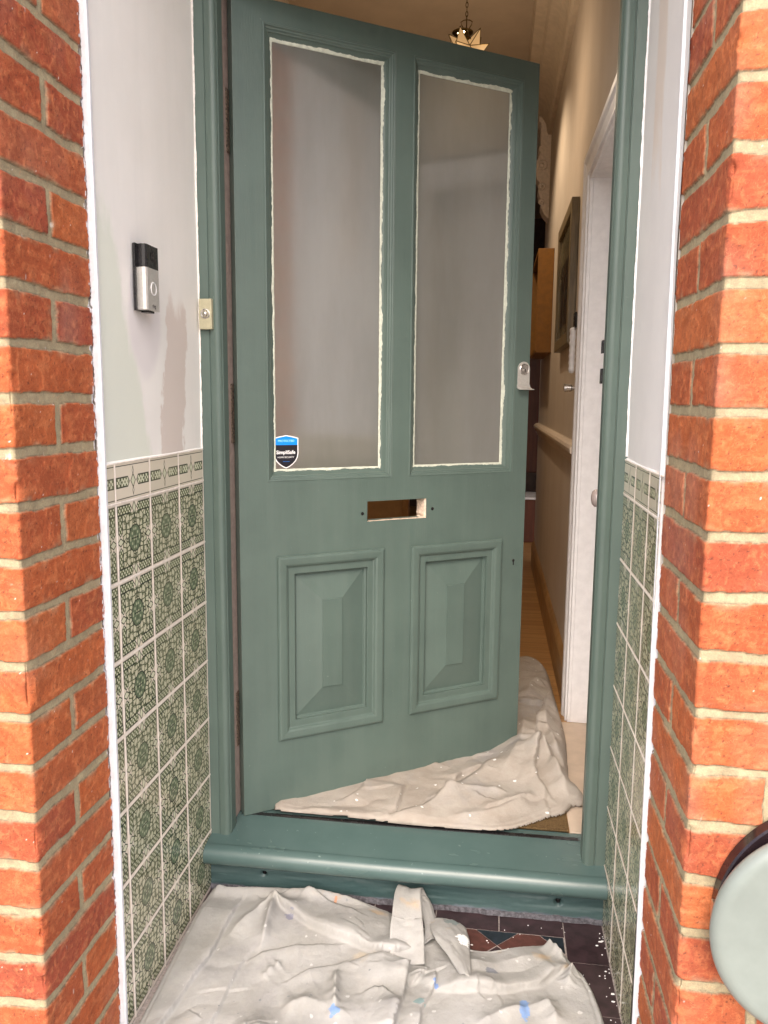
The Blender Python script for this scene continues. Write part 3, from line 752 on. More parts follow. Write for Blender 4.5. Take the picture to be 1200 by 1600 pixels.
# sticker
sk = empty('security_sticker', (.0662, .0746, DZ), R(34.194), label='blue and black shield security sticker in the corner of the left pane', cat='sticker')
def shield(cx, top, hw, hh, y0, y1, mat, name, clip=None):
    pts = [(0, 0), (.5, -.035), (1, -.085)]
    pts += [(1, -.55), (.93, -.68), (.78, -.79), (.55, -.88), (.28, -.955), (0, -1.0)]
    P = pts + [(-x, z) for x, z in pts[-2:0:-1]]
    P = [(cx + x * hw, top + z * hh) for x, z in P]
    if clip is not None:
        up, zc_ = clip; Q = []
        for i in range(len(P)):
            p, q = P[i], P[(i + 1) % len(P)]; pi_ = (p[1] > zc_) == up; qi = (q[1] > zc_) == up
            if pi_: Q.append(p)
            if pi_ != qi: t = (zc_ - p[1]) / (q[1] - p[1]); Q.append((p[0] + (q[0] - p[0]) * t, zc_))
        P = Q
    n = len(P)
    return mesh(name, [(x, y, z) for y in (y0, y1) for x, z in P], [tuple(range(n))[::-1], tuple(range(n, 2 * n))] + [(i, (i + 1) % n, n + (i + 1) % n, n + i) for i in range(n)], mat, sk)
sc_, stp, shh = .1365, .0285 - DZ, .0880
shield(sc_, stp, .0345, shh, .0257, .0264, MSTK_W, 'sticker_border')
shield(sc_, stp - .0025, .0318, shh - .0052, .0253, .0257, MSTK_B, 'blue_band', (True, stp - .026))
shield(sc_, stp - .0025, .0318, shh - .0052, .0253, .0257, MSTK_K, 'black_field', (False, stp - .026))
def text(body, x, y, z, size, mat, parent, name='lettering', rot=(R(90), 0, 0), sx=1.0, ext=.00012, bold=0):
    cu_ = bpy.data.curves.new(name, 'FONT'); cu_.body = body; cu_.size = size; cu_.align_x = 'CENTER'; cu_.align_y = 'CENTER'; cu_.extrude = ext; cu_.offset = bold
    to = bpy.data.objects.new('tmp', cu_); SC.collection.objects.link(to); bpy.context.view_layer.update()
    me = bpy.data.meshes.new_from_object(to.evaluated_get(bpy.context.evaluated_depsgraph_get())); bpy.data.objects.remove(to)
    me.materials.clear(); me.materials.append(mat)
    me.transform(Matrix.Translation((x, y, z)) @ Matrix.Rotation(rot[2], 4, 'Z') @ Matrix.Rotation(rot[0], 4, 'X') @ Matrix.Diagonal((sx, 1, 1, 1)))
    return link(bpy.data.objects.new(name, me), parent)
text('PROTECTED', sc_, .0251, stp - .0155, .0078, MSTK_C, sk, sx=1.05, bold=.0001)
text('SimpliSafe', sc_ - .001, .0251, stp - .0455, .0132, MSTK_W, sk, bold=.0003)
text('HOME SECURITY', sc_ - .001, .0251, stp - .0585, .0058, MSTK_W, sk, sx=1.05)
Geo().box((sc_ - .009, .0250, stp - .0700), (sc_ + .009, .0252, stp - .0694)).make('rule', MSTK_B, sk)

# hinges left in the gap
for hz, hl in ((.79, .145), (.085, .15), (-.73, .15)):
    gg = Geo()
    for k in range(5):
        za = hz - hl / 2 + hl * k / 5; gg.lathe([(0, 0), (.0055, .001), (.0055, hl / 5 - .002), (0, hl / 5 - .001)], (.0520, .118, za), (0, 0, 1), 12)
    hk = gg.make('hinge', MHINGE, door, world=True)
    lf = Geo().box((.0456, .082, hz - hl / 2), (.0485, .118, hz + hl / 2)).make('hinge_leaf', MHINGE, door, world=True); lf.parent = hk

# ------------------------------------------------------------------ bells
vb = empty('video_doorbell', (0, -.32, .36), label='silver and black video doorbell with a round button on the left wall', cat='doorbell')
def prism(name, out, z0, z1, mat, parent, bevel=.0):  # out: xy outline
    n = len(out); return mesh(name, [(x, y, z) for z in (z0, z1) for x, y in out], [tuple(range(n))[::-1], tuple(range(n, 2 * n))] + [(i, (i + 1) % n, n + (i + 1) % n, n + i) for i in range(n)], mat, parent, world=True, bevel=bevel)
def vout(g=0):
    return [(.0 , -.353 + g), (.020, -.3585 + g), (.0262 - g, -.3575 + g), (.0285 - g, -.3530), (.0285 - g, -.3010), (.0262 - g, -.2970 - g), (.0, -.2970 - g)]
prism('silver_body', vout(), .2955, .3765, MSIL, vb); prism('black_camera_head', vout(.0003), .3768, .4205, MBLK, vb); prism('mounting_wedge', [(0.0, -.356), (.007, -.3605), (.007, -.296), (.0, -.296)], .294, .422, MBLK, vb)
prism('base_clip', [(.006, -.338), (.022, -.338), (.022, -.312), (.006, -.312)], .2915, .2955, MBLK, vb)
Geo().lathe([(.0130, .0), (.0130, .0010), (.0112, .0010), (.0112, 0.0)], (.0285, -.327, .338), (1, 0, 0), 36).make('button_ring', MSTK_W, vb, world=True)
Geo().lathe([(.0111, .0004), (0, .0006)], (.0285, -.327, .338), (1, 0, 0), 36).make('button_face', MSIL, vb, world=True)
Geo().box((.0285, -.336, .3925), (.0289, -.318, .4075)).make('sensor_window', MPLUM, vb, world=True)
text('ring', 0, 0, 0, .0105, MPLUM, vb, name='lettering')
for o_ in vb.children:
    if o_.name.startswith('lettering'): o_.data.transform(Matrix.Translation((.0287, -.327 + .32, .3045 - .36)) @ Matrix.Rotation(R(90), 4, 'Z'))
pb = empty('bell_push', (.019, -.004, .322), label='small pale gold rectangular bell push on the left door jamb', cat='bell push')
Geo().box((.0035, -.0155, .2865), (.0350, -.0012, .3575)).make('push_body', MBELL, pb, world=True, bevel=.0012)
Geo().lathe([(.0118, .0), (.0118, .0010), (.0095, .0014), (.0080, .0003)], (.0193, -.0155, .3225), (0, -1, 0), 30).make('push_ring', MCHR, pb, world=True)
Geo().lathe([(.0062, .0), (.0058, .0030), (.0035, .0045), (0, .0050)], (.0193, -.0155, .3225), (0, -1, 0), 24).make('push_button', MCHR, pb, world=True, smooth=True)

# ------------------------------------------------------------------ round cover on the right pier
wl = empty('round_wall_cover', (1.23, -.70, -.64), label='large round pale sage green cover over a dark backplate on the right brick pier', cat='wall cover')  # unidentified round object, built as a cover over a backplate
Geo().lathe([(0, 0), (.172, 0), (.1745, .003), (.1745, .022), (.172, .025), (0, .0255)], (1.232, -.7005, -.632), (0, -1, 0), 96).make('backplate', MPLUM, wl, world=True, smooth=False)
prof = [(0, .0185)] + [(.17 * math.sin(R(a)) ** 1.0 * 0 + .0, 0) for a in ()]
prof = [(.163, .0), (.1660, .002), (.1672, .006), (.1665, .011), (.1635, .0165), (.158, .0205), (.151, .0222), (.146, .0218), (.142, .0215), (.10, .0232), (.05, .0242), (0, .0245)]
cv = Geo().lathe(prof, (1.2125, -.738, -.644), (0, -1, 0), 96).make('round_cover', MSAGE, wl, world=True, smooth=True)
Geo().lathe([(0, 0), (.0032, .0002), (.0028, .0016), (0, .0020)], (1.125, -.7545, -.530), (0, -1, 0), 14).make('cover_screw', MHINGE, wl, world=True)
Geo().lathe([(.012, -.015), (.05, 0), (.05, .02)], (1.222, -.745, -.638), (0, 1, 0), 20).make('stem', MPLUM, wl, world=True)
Geo().box((1.052, -.739, -.645), (1.060, -.718, -.615)).make('clip', MCHR, wl, world=True, bevel=.002)

# ------------------------------------------------------------------ floors
gr = Geo().box((-40, -45, -1.30), (41, -.80, -1.215)); gr.make('ground', MPAVE, kind='structure')
Geo().box((-.02, -.80, -1.30), (1.03, .10, FLOOR - .0015)).make('porch_floor_bed', MGROUT, kind='structure')
tl = Geo(); tmats = []; tj = .0012
def poly(pts, mi, gap=tj):
    c = (sum(p[0] for p in pts) / len(pts), sum(p[1] for p in pts) / len(pts)); q = []
    for p in pts:
        d = math.hypot(p[0] - c[0], p[1] - c[1]); k = 1 - gap * 1.3 / d; q.append((c[0] + (p[0] - c[0]) * k, c[1] + (p[1] - c[1]) * k))
    n = len(q); tl.add([(x, y, FLOOR - .003) for x, y in q] + [(x, y, FLOOR) for x, y in q], [tuple(range(n, 2 * n))] + [(i, (i + 1) % n, n + (i + 1) % n, n + i) for i in range(n)])
    tmats.extend([mi] * (n + 1))
xs_ = [.912 - .157 * k for k in range(7)]
for k in range(len(xs_) - 1):
    a, b = max(xs_[k + 1], 0), xs_[k]
    if b > a: poly([(a, -.075), (b, -.075), (b, -.012), (a, -.012)], 0)
poly([(.912, -.160), (W - .002, -.160), (W - .002, -.012), (.912, -.012)], 0)
for k in range(4): poly([(.912, -.318 - .158 * k), (W - .002, -.318 - .158 * k), (W - .002, -.160 - .158 * k), (.912, -.160 - .158 * k)], 0)
# field: row of triangles then diagonal squares
x = .901; s_ = .051
k = 0; cx = .750
for i in range(-5, 2):
    c = cx + i * .152
    tri = [(c - .050, -.077), (c + .050, -.077), (c, -.128)]
    if c - .05 > 0 and c + .05 < .93: poly(tri, 2)
    c2 = c + .076; p = [(c2 - .026, -.077), (c2 + .026, -.077), (c2 + .076, -.128), (c2, -.204), (c2 - .076, -.128)]
    p = [(min(px, .909), py) for px, py in p]
    if c2 - .076 > 0 and c2 < .91: poly(p, 1)
poly([(.854, -.077), (.909, -.077), (.909, -.134)], 2)
for j in range(4):
    for i in range(-5, 2):
        c = cx + i * .152; y = -.130 - .152 * j
        if 0.08 < c < .83: poly([(c, y), (c + .074, y - .075), (c, y - .150), (c - .074, y - .075)], 2 if j % 2 else 0)
ft = mesh('porch_floor', tl.v, tl.f, [MTP, MTR, MTB], kind='structure')
for p_, mi in zip(ft.data.polygons, tmats): p_.material_index = mi
# flecks of dried paint on the tiles
fl = Geo(); rr_ = random.Random(4)
for k in range(56):
    if k < 30: x, y = W - .004 - abs(rr_.gauss(0, .010)), rr_.uniform(-.45, -.03)
    else: x, y = rr_.uniform(.68, .98), rr_.uniform(-.30, -.04)
    r = rr_.choice([.0006, .0008, .001, .0014, .0022]); r = r * (1.3 if k > 51 else 1); m = 7; off = rr_.random() * 6; st = rr_.uniform(1, 2.2)
    pts = [(x + r * math.cos(off + 2 * math.pi * i / m) * rr_.uniform(.6, 1.2) * st, y + r * math.sin(off + 2 * math.pi * i / m) * rr_.uniform(.6, 1.2)) for i in range(m)]
    fl.add([(a, b, FLOOR + .0012) for a, b in pts] + [(a, b, FLOOR) for a, b in pts], [tuple(range(m))] + [(i, (i + 1) % m, m + (i + 1) % m, m + i) for i in range(m)])
fl.make('paint_flecks', MWHITE, label='white paint flecks scattered on the dark porch floor tiles', cat='paint flecks', kind='stuff')

# ------------------------------------------------------------------ drop cloths (folded height sheets)
def seg_d(px, py, ax, ay, bx, by):
    dx, dy = bx - ax, by - ay; L2 = dx * dx + dy * dy; t = np.clip(((px - ax) * dx + (py - ay) * dy) / L2, 0, 1)
    qx, qy = px - (ax + t * dx), py - (ay + t * dy); d = np.hypot(qx, qy); sgn = np.sign(dx * qy - dy * qx); return d, sgn, t
def poly_d(px, py, pts):
    best = np.full(px.shape, 9.); sg = np.zeros(px.shape); par = np.zeros(px.shape); lens = [math.dist(pts[i], pts[i + 1]) for i in range(len(pts) - 1)]; tot = sum(lens); acc = 0
    for i in range(len(pts) - 1):
        d, s, t = seg_d(px, py, *pts[i], *pts[i + 1]); m = d < best - 1e-9
        best = np.where(m, d, best); sg = np.where(m, s, sg); par = np.where(m, (acc + t * lens[i]) / tot, par); acc += lens[i]
    return best, sg, par
def inside(px, py, pts):
    r = np.zeros(px.shape, bool); n = len(pts)
    for i in range(n):
        (x1, y1), (x2, y2) = pts[i], pts[(i + 1) % n]
        if y1 == y2: continue
        c = ((y1 > py) != (y2 > py)) & (px < (x2 - x1) * (py - y1) / (y2 - y1) + x1); r ^= c
    return r
def smooth_poly(pts, it=2, closed=True):
    for _ in range(it):
        n = len(pts); q = []
        for i in range(n if closed else n - 1):
            a, b = pts[i], pts[(i + 1) % n]; q += [(a[0] * .75 + b[0] * .25, a[1] * .75 + b[1] * .25), (a[0] * .25 + b[0] * .75, a[1] * .25 + b[1] * .75)]
        pts = q if closed else [pts[0]] + q + [pts[-1]]
    return pts
def cloth(name, outline, feats, z0, step, mat, seed, label, base_fn=None, plateaus=(), amp=1.0):
    xs = [p[0] for p in outline]; ys = [p[1] for p in outline]
    gx = np.arange(min(xs) - step, max(xs) + 2 * step, step); gy = np.arange(min(ys) - step, max(ys) + 2 * step, step)
    X, Y = np.meshgrid(gx, gy, indexing='ij')
    jx = (fbm(X * 14, Y * 14, 4, seed) - .5) * .014; jy = (fbm(X * 14 + 7, Y * 14, 4, seed + 4) - .5) * .014
    ins = inside(X, Y, outline); closed = list(outline) + [outline[0]]; bd, _, _ = poly_d(X, Y, closed)
    feats = [(k_, p_, A_ * (1.7 if k_ != 'R' else 1.5), w_ * (1.5 if k_ == 'S' else 1.0), s_) for k_, p_, A_, w_, s_ in feats]; h = np.full(X.shape, .004)
    qx, qy = X * .8 + Y * .6, -X * .6 + Y * .8      # crumple runs mostly along one diagonal
    wq = (fbm(X * 6, Y * 6, 3, seed + 60) - .5) * 1.4
    h += amp * (.014 * np.clip(fbm(X * 3.5, Y * 3.5, 2, seed + 10) - .35, 0, 1)
         + .0060 * np.abs(2 * fbm(qx * 3.2 + wq, qy * 8 + wq, 2, seed + 11) - 1) ** .85
         + .0020 * np.abs(2 * fbm(qx * 15 + wq * 2, qy * 9, 2, seed + 12) - 1)
         + .0009 * np.abs(2 * fbm(X * 34 + wq * 2, Y * 30, 2, seed + 13) - 1))
    OX = np.zeros(X.shape); OY = np.zeros(X.shape)
    rg_ = random.Random(seed); bx0, bx1, by0, by1 = min(xs), max(xs), min(ys), max(ys)
    for k in range(34):
        cx_, cy_ = rg_.uniform(bx0, bx1), rg_.uniform(by0, by1); an = rg_.uniform(0, 3.14); ln = rg_.uniform(.04, .16)
        pp = smooth_poly([(cx_, cy_), (cx_ + ln * .5 * math.cos(an), cy_ + ln * .5 * math.sin(an)), (cx_ + ln * math.cos(an + rg_.uniform(-.6, .6)), cy_ + ln * math.sin(an))], 1, False)
        d, s, t = poly_d(X + jx * .5, Y + jy * .5, pp); env = np.clip(np.minimum(t, 1 - t) * 4, 0, 1)
        h += amp * env * (rg_.uniform(.002, .006) * np.exp(-np.clip(d * s, 0, 1) / .018) * (s > 0) - .0014 * np.exp(-(d / .0028) ** 2))
    for kind, pts, A, wd, side in feats:
        d, s, t = poly_d(X + jx * .6, Y + jy * .6, pts); env = np.clip(np.minimum(t, 1 - t) * 5 + .12, 0, 1) * (.35 + 1.15 * fbm(t * 5 + A * 900, t * 0 + wd * 99, 2, seed + 5))
        if kind in ('S', 'E'):      # overlapping layer: lofty on one side, sudden drop on the other
            sd = d * s * side
            prof = np.where(sd > 0, np.exp(-sd / wd) * (1 - .35 * np.exp(-sd / .006)), np.exp(sd / .0016) * .65)
            ends = np.exp(-(np.clip(np.where((t <= 0) | (t >= 1), d, 0), 0, 1) / .02) ** 2) if kind == 'S' else 1
            h += A * prof * env * ends
            gxv, gyv = np.gradient(d, step); nn = np.hypot(gxv, gyv) + 1e-6; gxv /= nn; gyv /= nn
            near = np.where(sd > 0, np.exp(-sd / .006), .35 * np.exp(sd / .003)) * env * ends * min(1, A / .032) * np.clip(d / .001, 0, 1)
            OX -= gxv * .0075 * near; OY -= gyv * .0075 * near
            h -= np.where((sd < 0), .003 * np.exp(sd / .008) * env * ends, 0)
        else:                       # ridge
            h += A * np.exp(-(d / wd) ** 1.25) * env + A * .35 * np.exp(-d / (wd * 2.4)) * env
    if base_fn is not None: h += base_fn(X, Y)
    for pp, A in plateaus:
        d, _, _ = poly_d(X, Y, list(pp) + [pp[0]]); i2 = inside(X, Y, pp)
        k = np.where(i2, np.clip(d / .0035, 0, 1), 0); h += A * np.sqrt(k) * (1 + .3 * np.clip(1 - d / .03, 0, 1)) - np.where(~i2, .0025 * np.exp(-d / .006), 0)
    h -= .0014 * np.exp(-((bd - .013) / .0022) ** 2); h *= np.clip(.25 + bd / .022, 0, 1); h = np.maximum(h, .0025)
    bulge = .004 * np.exp(-((bd - .006) / .004) ** 2); h += bulge
    Zc = z0 + h + (fbm(X * 90, Y * 90, 2, seed + 40) - .5) * .0008
    # keep vertices inside or next to the outline, snap the rim onto it
    keep = ins | (bd < step * .75); q = gridquads(len(gx), len(gy)); kf = keep.ravel(); q = q[kf[q].all(1)]
    lim = np.clip(bd / .03, 0, 1); px, py = (X + OX * lim).ravel(), (Y + OY * lim).ravel(); out = (~ins).ravel() & kf
    for i in np.nonzero(out)[0]:
        b = (9, 0, 0)
        for a_, b_ in zip(closed[:-1], closed[1:]):
            dx, dy = b_[0] - a_[0], b_[1] - a_[1]; t = max(0, min(1, ((px[i] - a_[0]) * dx + (py[i] - a_[1]) * dy) / (dx * dx + dy * dy))); qx, qy = a_[0] + t * dx, a_[1] + t * dy
            dd2 = math.hypot(px[i] - qx, py[i] - qy)
            if dd2 < b[0]: b = (dd2, qx, qy)
        px[i], py[i] = b[1], b[2]
    zz = Zc.ravel().copy(); zz[out] = z0 + .0022
    used = np.unique(q); mp = np.full(kf.shape, -1); mp[used] = np.arange(len(used))
    co = np.stack([px, py, zz], 1)[used]
    root = empty(name, (float(co[:, 0].mean()), float(co[:, 1].mean()), z0), label=label, cat='drop cloth')
    o = fast_mesh('cloth_sheet', co, mp[q], mat); o.data.transform(Matrix.Translation(-Vector(root.location))); link(o, root)
    so_ = o.modifiers.new('thick', 'SOLIDIFY'); so_.thickness = .0009; so_.offset = -1
    return root, o
OUT = [(.006, -.022), (.03, -.024), (.068, -.030), (.096, -.024), (.167, -.020), (.272, -.020), (.325, -.022), (.372, -.030), (.432, -.036), (.475, -.050), (.568, -.092), (.657, -.146), (.703, -.167), (.784, -.141),
       (.863, -.118), (.896, -.137), (.922, -.173), (.952, -.226), (.966, -.295), (.972, -.356), (.968, -.50), (.93, -.62), (.80, -.70), (.5, -.72), (.25, -.70), (.08, -.66), (.022, -.58), (.016, -.48), (.010, -.336), (.006, -.18)]
sp_ = lambda p: smooth_poly(p, 2, False)
PF = [
 ('S', sp_([(.108, -.042), (.107, -.083), (.1, -.133), (.105, -.147), (.102, -.266), (.084, -.364), (.065, -.477), (.05, -.58)]), .007, .05, -1),
 ('S', sp_([(.184, -.076), (.222, -.117), (.236, -.119), (.313, -.166), (.413, -.201), (.493, -.233), (.543, -.225), (.587, -.179)]), .024, .045, 1),
 ('R', sp_([(.205, -.055), (.196, -.108), (.204, -.200), (.208, -.258)]), .016, .013, 1),
 ('R', sp_([(.205, -.060), (.185, -.095), (.15, -.16), (.125, -.22)]), .010, .016, 1),
 ('S', sp_([(.192, -.239), (.172, -.31), (.169, -.405), (.167, -.471), (.16, -.56)]), .004, .04, -1),
 ('S', sp_([(.184, -.288), (.268, -.238), (.34, -.221), (.386, -.207)]), .009, .05, -1),
 ('R', [(.236, -.337), (.268, -.292)], .005, .008, 1),
 ('S', sp_([(.294, -.338), (.39, -.278), (.48, -.245), (.537, -.231)]), .012, .05, -1),
 ('R', sp_([(.397, -.300), (.405, -.369), (.42, -.43)]), .013, .009, 1),
 ('S', sp_([(.555, -.235), (.548, -.264), (.55, -.348), (.542, -.418), (.53, -.50)]), .026, .032, -1),
 ('S', sp_([(.598, -.242), (.579, -.286), (.562, -.308)]), .010, .02, -1),
 ('S', sp_([(.614, -.25), (.617, -.29), (.606, -.33), (.589, -.369), (.589, -.408), (.585, -.46)]), .014, .022, -1),
 ('S', sp_([(.616, -.308), (.643, -.303), (.695, -.302), (.763, -.293), (.793, -.277), (.83, -.268), (.867, -.235), (.92, -.185)]), .020, .035, 1),
 ('R', sp_([(.863, -.125), (.879, -.157), (.907, -.179)]), .013, .009, 1),
 ('R', sp_([(.92, -.194), (.912, -.226), (.9, -.261)]), .013, .011, 1),
 ('R', sp_([(.849, -.312), (.867, -.337), (.871, -.366)]), .008, .012, 1),
 ('R', sp_([(.876, -.299), (.834, -.324), (.767, -.352), (.701, -.397)]), .009, .018, 1),
 ('S', sp_([(.246, -.030), (.302, -.050), (.339, -.072), (.42, -.10)]), .007, .02, -1),
 ('R', sp_([(.60, -.22), (.66, -.235), (.80, -.20), (.86, -.17)]), .006, .03, 1),
 ('R', sp_([(.30, -.42), (.36, -.40), (.46, -.43)]), .010, .03, 1), ('R', sp_([(.22, -.50), (.30, -.47), (.38, -.50)]), .010, .03, 1),
 ('S', sp_([(.46, -.36), (.50, -.345), (.535, -.37)]), .008, .02, -1),
]
def back_rise(X, Y):   # the back edge is pushed up against the riser
    return .020 * np.exp(-((Y + .040) / .022) ** 2) * np.clip((.46 - X) / .08, 0, 1) * np.clip((X + .0) / .03, 0, 1) + .012 * np.exp(-((Y + .15) / .09) ** 2) * np.clip((.62 - X) / .2, 0, 1)
FL = smooth_poly([(.58, -.151), (.605, -.093), (.63, -.080), (.655, -.095), (.667, -.133), (.69, -.229), (.693, -.279), (.679, -.298), (.624, -.217)], 1)
MCL = mat_cloth(False); MCLW = mat_cloth(True)
root, sheet = cloth('drop_cloth', smooth_poly(OUT, 2), PF, FLOOR, .0030, MCL, 77, 'crumpled off white decorating cloth with blue paint spots, spread on the porch floor', back_rise, ())
# turned-over flap and standing loop of hem, both parts of the porch cloth
def ribbon(name, path, width_vecs, mat, parent, nseg=48, nw=14, thick=.003, seed=0, curl=.0):
    pts = [Vector(p) for p in path]; ws = [Vector(v) for v in width_vecs]; vs = []
    def cat(P, t):
        n = len(P) - 1; f = min(t * n, n - 1e-6); i = int(f); u = f - i; p0, p1, p2, p3 = P[max(i - 1, 0)], P[i], P[i + 1], P[min(i + 2, n)]
        return .5 * ((2 * p1) + (p2 - p0) * u + (2 * p0 - 5 * p1 + 4 * p2 - p3) * u * u + (3 * p1 - p0 - 3 * p2 + p3) * u ** 3)
    for i in range(nseg + 1):
        t = i / nseg; c = cat(pts, t); wv = cat(ws, t); tn = (cat(pts, min(1, t + .02)) - cat(pts, max(0, t - .02))).normalized(); nr = tn.cross(wv).normalized()
        for j in range(nw + 1):
            s = j / nw * 2 - 1; bul = (1 - s * s) * curl + (float(fbm(np.array(t * 9. + 3), np.array(s * 2.5 + 5), 3, seed)) - .5) * .007
            vs.append(tuple(c + wv * s * .5 + nr * bul))
    fs = [(i * (nw + 1) + j, i * (nw + 1) + j + 1, (i + 1) * (nw + 1) + j + 1, (i + 1) * (nw + 1) + j) for i in range(nseg) for j in range(nw)]
    o = mesh(name, vs, fs, mat, parent, smooth=True, world=True)
    m = o.modifiers.new('thick', 'SOLIDIFY'); m.thickness = thick; m.offset = 0
    return o
ribbon('hem_loop', [(.545, -.215, -1.130), (.540, -.175, -1.108), (.533, -.120, -1.086), (.530, -.070, -1.080), (.535, -.040, -1.088), (.553, -.034, -1.112), (.575, -.060, -1.128), (.590, -.120, -1.134), (.590, -.165, -1.142)],
       [(.066, .010, 0), (.074, .006, 0), (.068, .002, 0), (.062, 0, 0), (.058, .0, -.004), (.045, .012, -.018), (.030, .025, -.012), (.024, .032, -.004), (.03, .03, 0)], MCL, root, 60, 14, .0035, 3, .004)
ribbon('hem_fold', [(.548, -.250, -1.136), (.543, -.215, -1.118), (.539, -.180, -1.103), (.536, -.150, -1.094)], [(.078, .004, 0), (.080, .004, 0), (.078, .004, 0), (.072, .004, 0)], MCL, root, 24, 14, .004, 5, .007)
ribbon('turned_flap', [(.628, -.082, -1.148), (.632, -.100, -1.137), (.636, -.140, -1.129), (.645, -.190, -1.124), (.662, -.240, -1.122), (.680, -.288, -1.126)],
       [(.060, -.012, 0), (.082, -.020, 0), (.094, -.030, 0), (.084, -.034, -.002), (.056, -.028, -.003), (.022, -.010, 0)], MCL, root, 50, 18, .0035, 9, .008)
HOUT = smooth_poly([(.130, .108), (.162, .103), (.282, .102), (.413, .097), (.46, .088), (.60, .086), (.70, .088), (.784, .100), (.871, .169), (.933, .205), (.952, .254), (.987, .256), (.997, .305), (.955, .356), (.962, .494), (.975, .71), (.967, .933), (.962, 1.126), (.958, 1.300), (.945, 1.420), (.905, 1.475), (.85, 1.48), (.757, 1.40),
        (.60, 1.10), (.35, .80), (.10, .45)], 2)
HFt = [
 ('S', sp_([(.441, .090), (.469, .12), (.479, .18), (.483, .274)]), .012, .03, 1),
 ('S', sp_([(.418, .100), (.514, .120), (.609, .226), (.678, .324), (.75, .45)]), .018, .04, -1),
 ('R', sp_([(.199, .115), (.271, .105), (.38, .105), (.451, .11)]), .005, .010, 1),
 ('S', sp_([(.885, .573), (.865, .457), (.848, .331), (.894, .256)]), .030, .03, -1),
 ('R', sp_([(.867, .501), (.903, .4), (.944, .264)]), .026, .022, 1),
 ('S', sp_([(.947, 1.057), (.908, .864), (.877, .695), (.871, .502)]), .020, .04, 1),
 ('R', sp_([(.964, 1.127), (.892, 1.15), (.847, .914)]), .016, .04, 1),
 ('R', sp_([(.85, .256), (.769, .173), (.684, .13), (.618, .115)]), .010, .020, 1),
 ('S', sp_([(.608, .256), (.64, .359), (.715, .412)]), .012, .03, 1),
 ('R', sp_([(.924, .867), (.899, .648), (.923, .466), (.951, .407)]), .018, .020, 1),
 ('R', sp_([(.74, .30), (.80, .42), (.83, .60), (.84, .80)]), .014, .04, 1),
 ('S', sp_([(.93, .95), (.88, .90), (.80, .95)]), .010, .03, -1), ('S', sp_([(.955, .62), (.91, .60), (.86, .66)]), .009, .02, 1), ('R', sp_([(.55, .20), (.66, .25), (.78, .24)]), .008, .014, 1), ('S', sp_([(.30, .16), (.36, .20), (.37, .30)]), .008, .02, -1), ('S', sp_([(.70, .15), (.80, .22), (.87, .24)]), .010, .02, 1),
 ('S', sp_([(.96, 1.30), (.90, 1.22), (.84, 1.25)]), .012, .05, 1),
]
def hall_rise(X, Y): return .012 * np.exp(-(((X - .86) / .09) ** 2)) * np.clip((Y - .25) / .2, 0, 1) + .012 * np.clip((Y - .1) / .2, 0, 1)
cloth('drop_cloth', HOUT, HFt, HF + .004, .0048, MCLW, 177, 'rumpled cream decorating cloth with white paint splashes, under the open door in the hall', hall_rise, (), 1.5)

# ------------------------------------------------------------------ hall interior
Geo().box((-.9, .128, -1.06), (2.0, 7.0, HF - .001)).make('hall_floor', MWF, kind='structure')
mt = Geo().box((.14, .128, HF - .004), (.934, .62, HF + .003)).make('door_mat', MMAT, label='brown coir door mat behind the green sill, partly under the cream cloth', cat='door mat')
Geo().box((.936, .127, HF - .003), (1.25, .86, HF + .0015)).make('floor_sheet', MBEIGE, label='beige floor sheet beside the brown mat, in front of the white door casing', cat='floor covering')
Geo().box((.936, .262, HF + .0015), (1.10, .2645, HF + .0022)).make('floor_seam', MDARK, label='thin dark seam across the beige floor sheet', cat='seam')
# right hall wall with doorway y .17-.87
XR = 1.003
hw = empty('hall_wall', (XR, 1.5, HF), label='warm beige hall wall with a dado rail, right of the open door', cat='wall')
Geo().box((XR, .90, HF), (XR + .12, 3.62, 1.92)).make('wall_face', MHW, hw, world=True)
Geo().box((XR, .10, .93), (XR + .12, .90, 1.92)).make('wall_over_door', MHW, hw, world=True)
dr = [(0, -.085), (-.004, -.085), (-.006, -.072), (-.012, -.066), (-.013, -.050), (-.022, -.044), (-.030, -.034), (-.032, -.022), (-.026, -.012), (-.014, -.006), (-.004, -.004), (0, 0)]
Geo().extr([(XR + x + .0005, -.020 + z) for x, z in dr], 'y', .965, 3.62).make('dado_rail', simple('beige_rail_paint', (.58, .48, .38), .6), hw, world=True)
Geo().extr([(XR, HF), (XR - .018, HF), (XR - .018, HF + .14), (XR - .012, HF + .155), (XR - .006, HF + .165), (XR, HF + .17)], 'y', .965, 3.62).make('skirting_board', MSKIRT, hw, world=True)
cpr = [(0, 1.72), (-.02, 1.72), (-.03, 1.74), (-.035, 1.78), (-.06, 1.82), (-.10, 1.845), (-.11, 1.87), (-.16, 1.885), (-.17, 1.92), (0, 1.92)]
Geo().extr([(XR + x, z) for x, z in cpr], 'y', .13, 3.6).make('cornice', MCORN, hw, world=True)
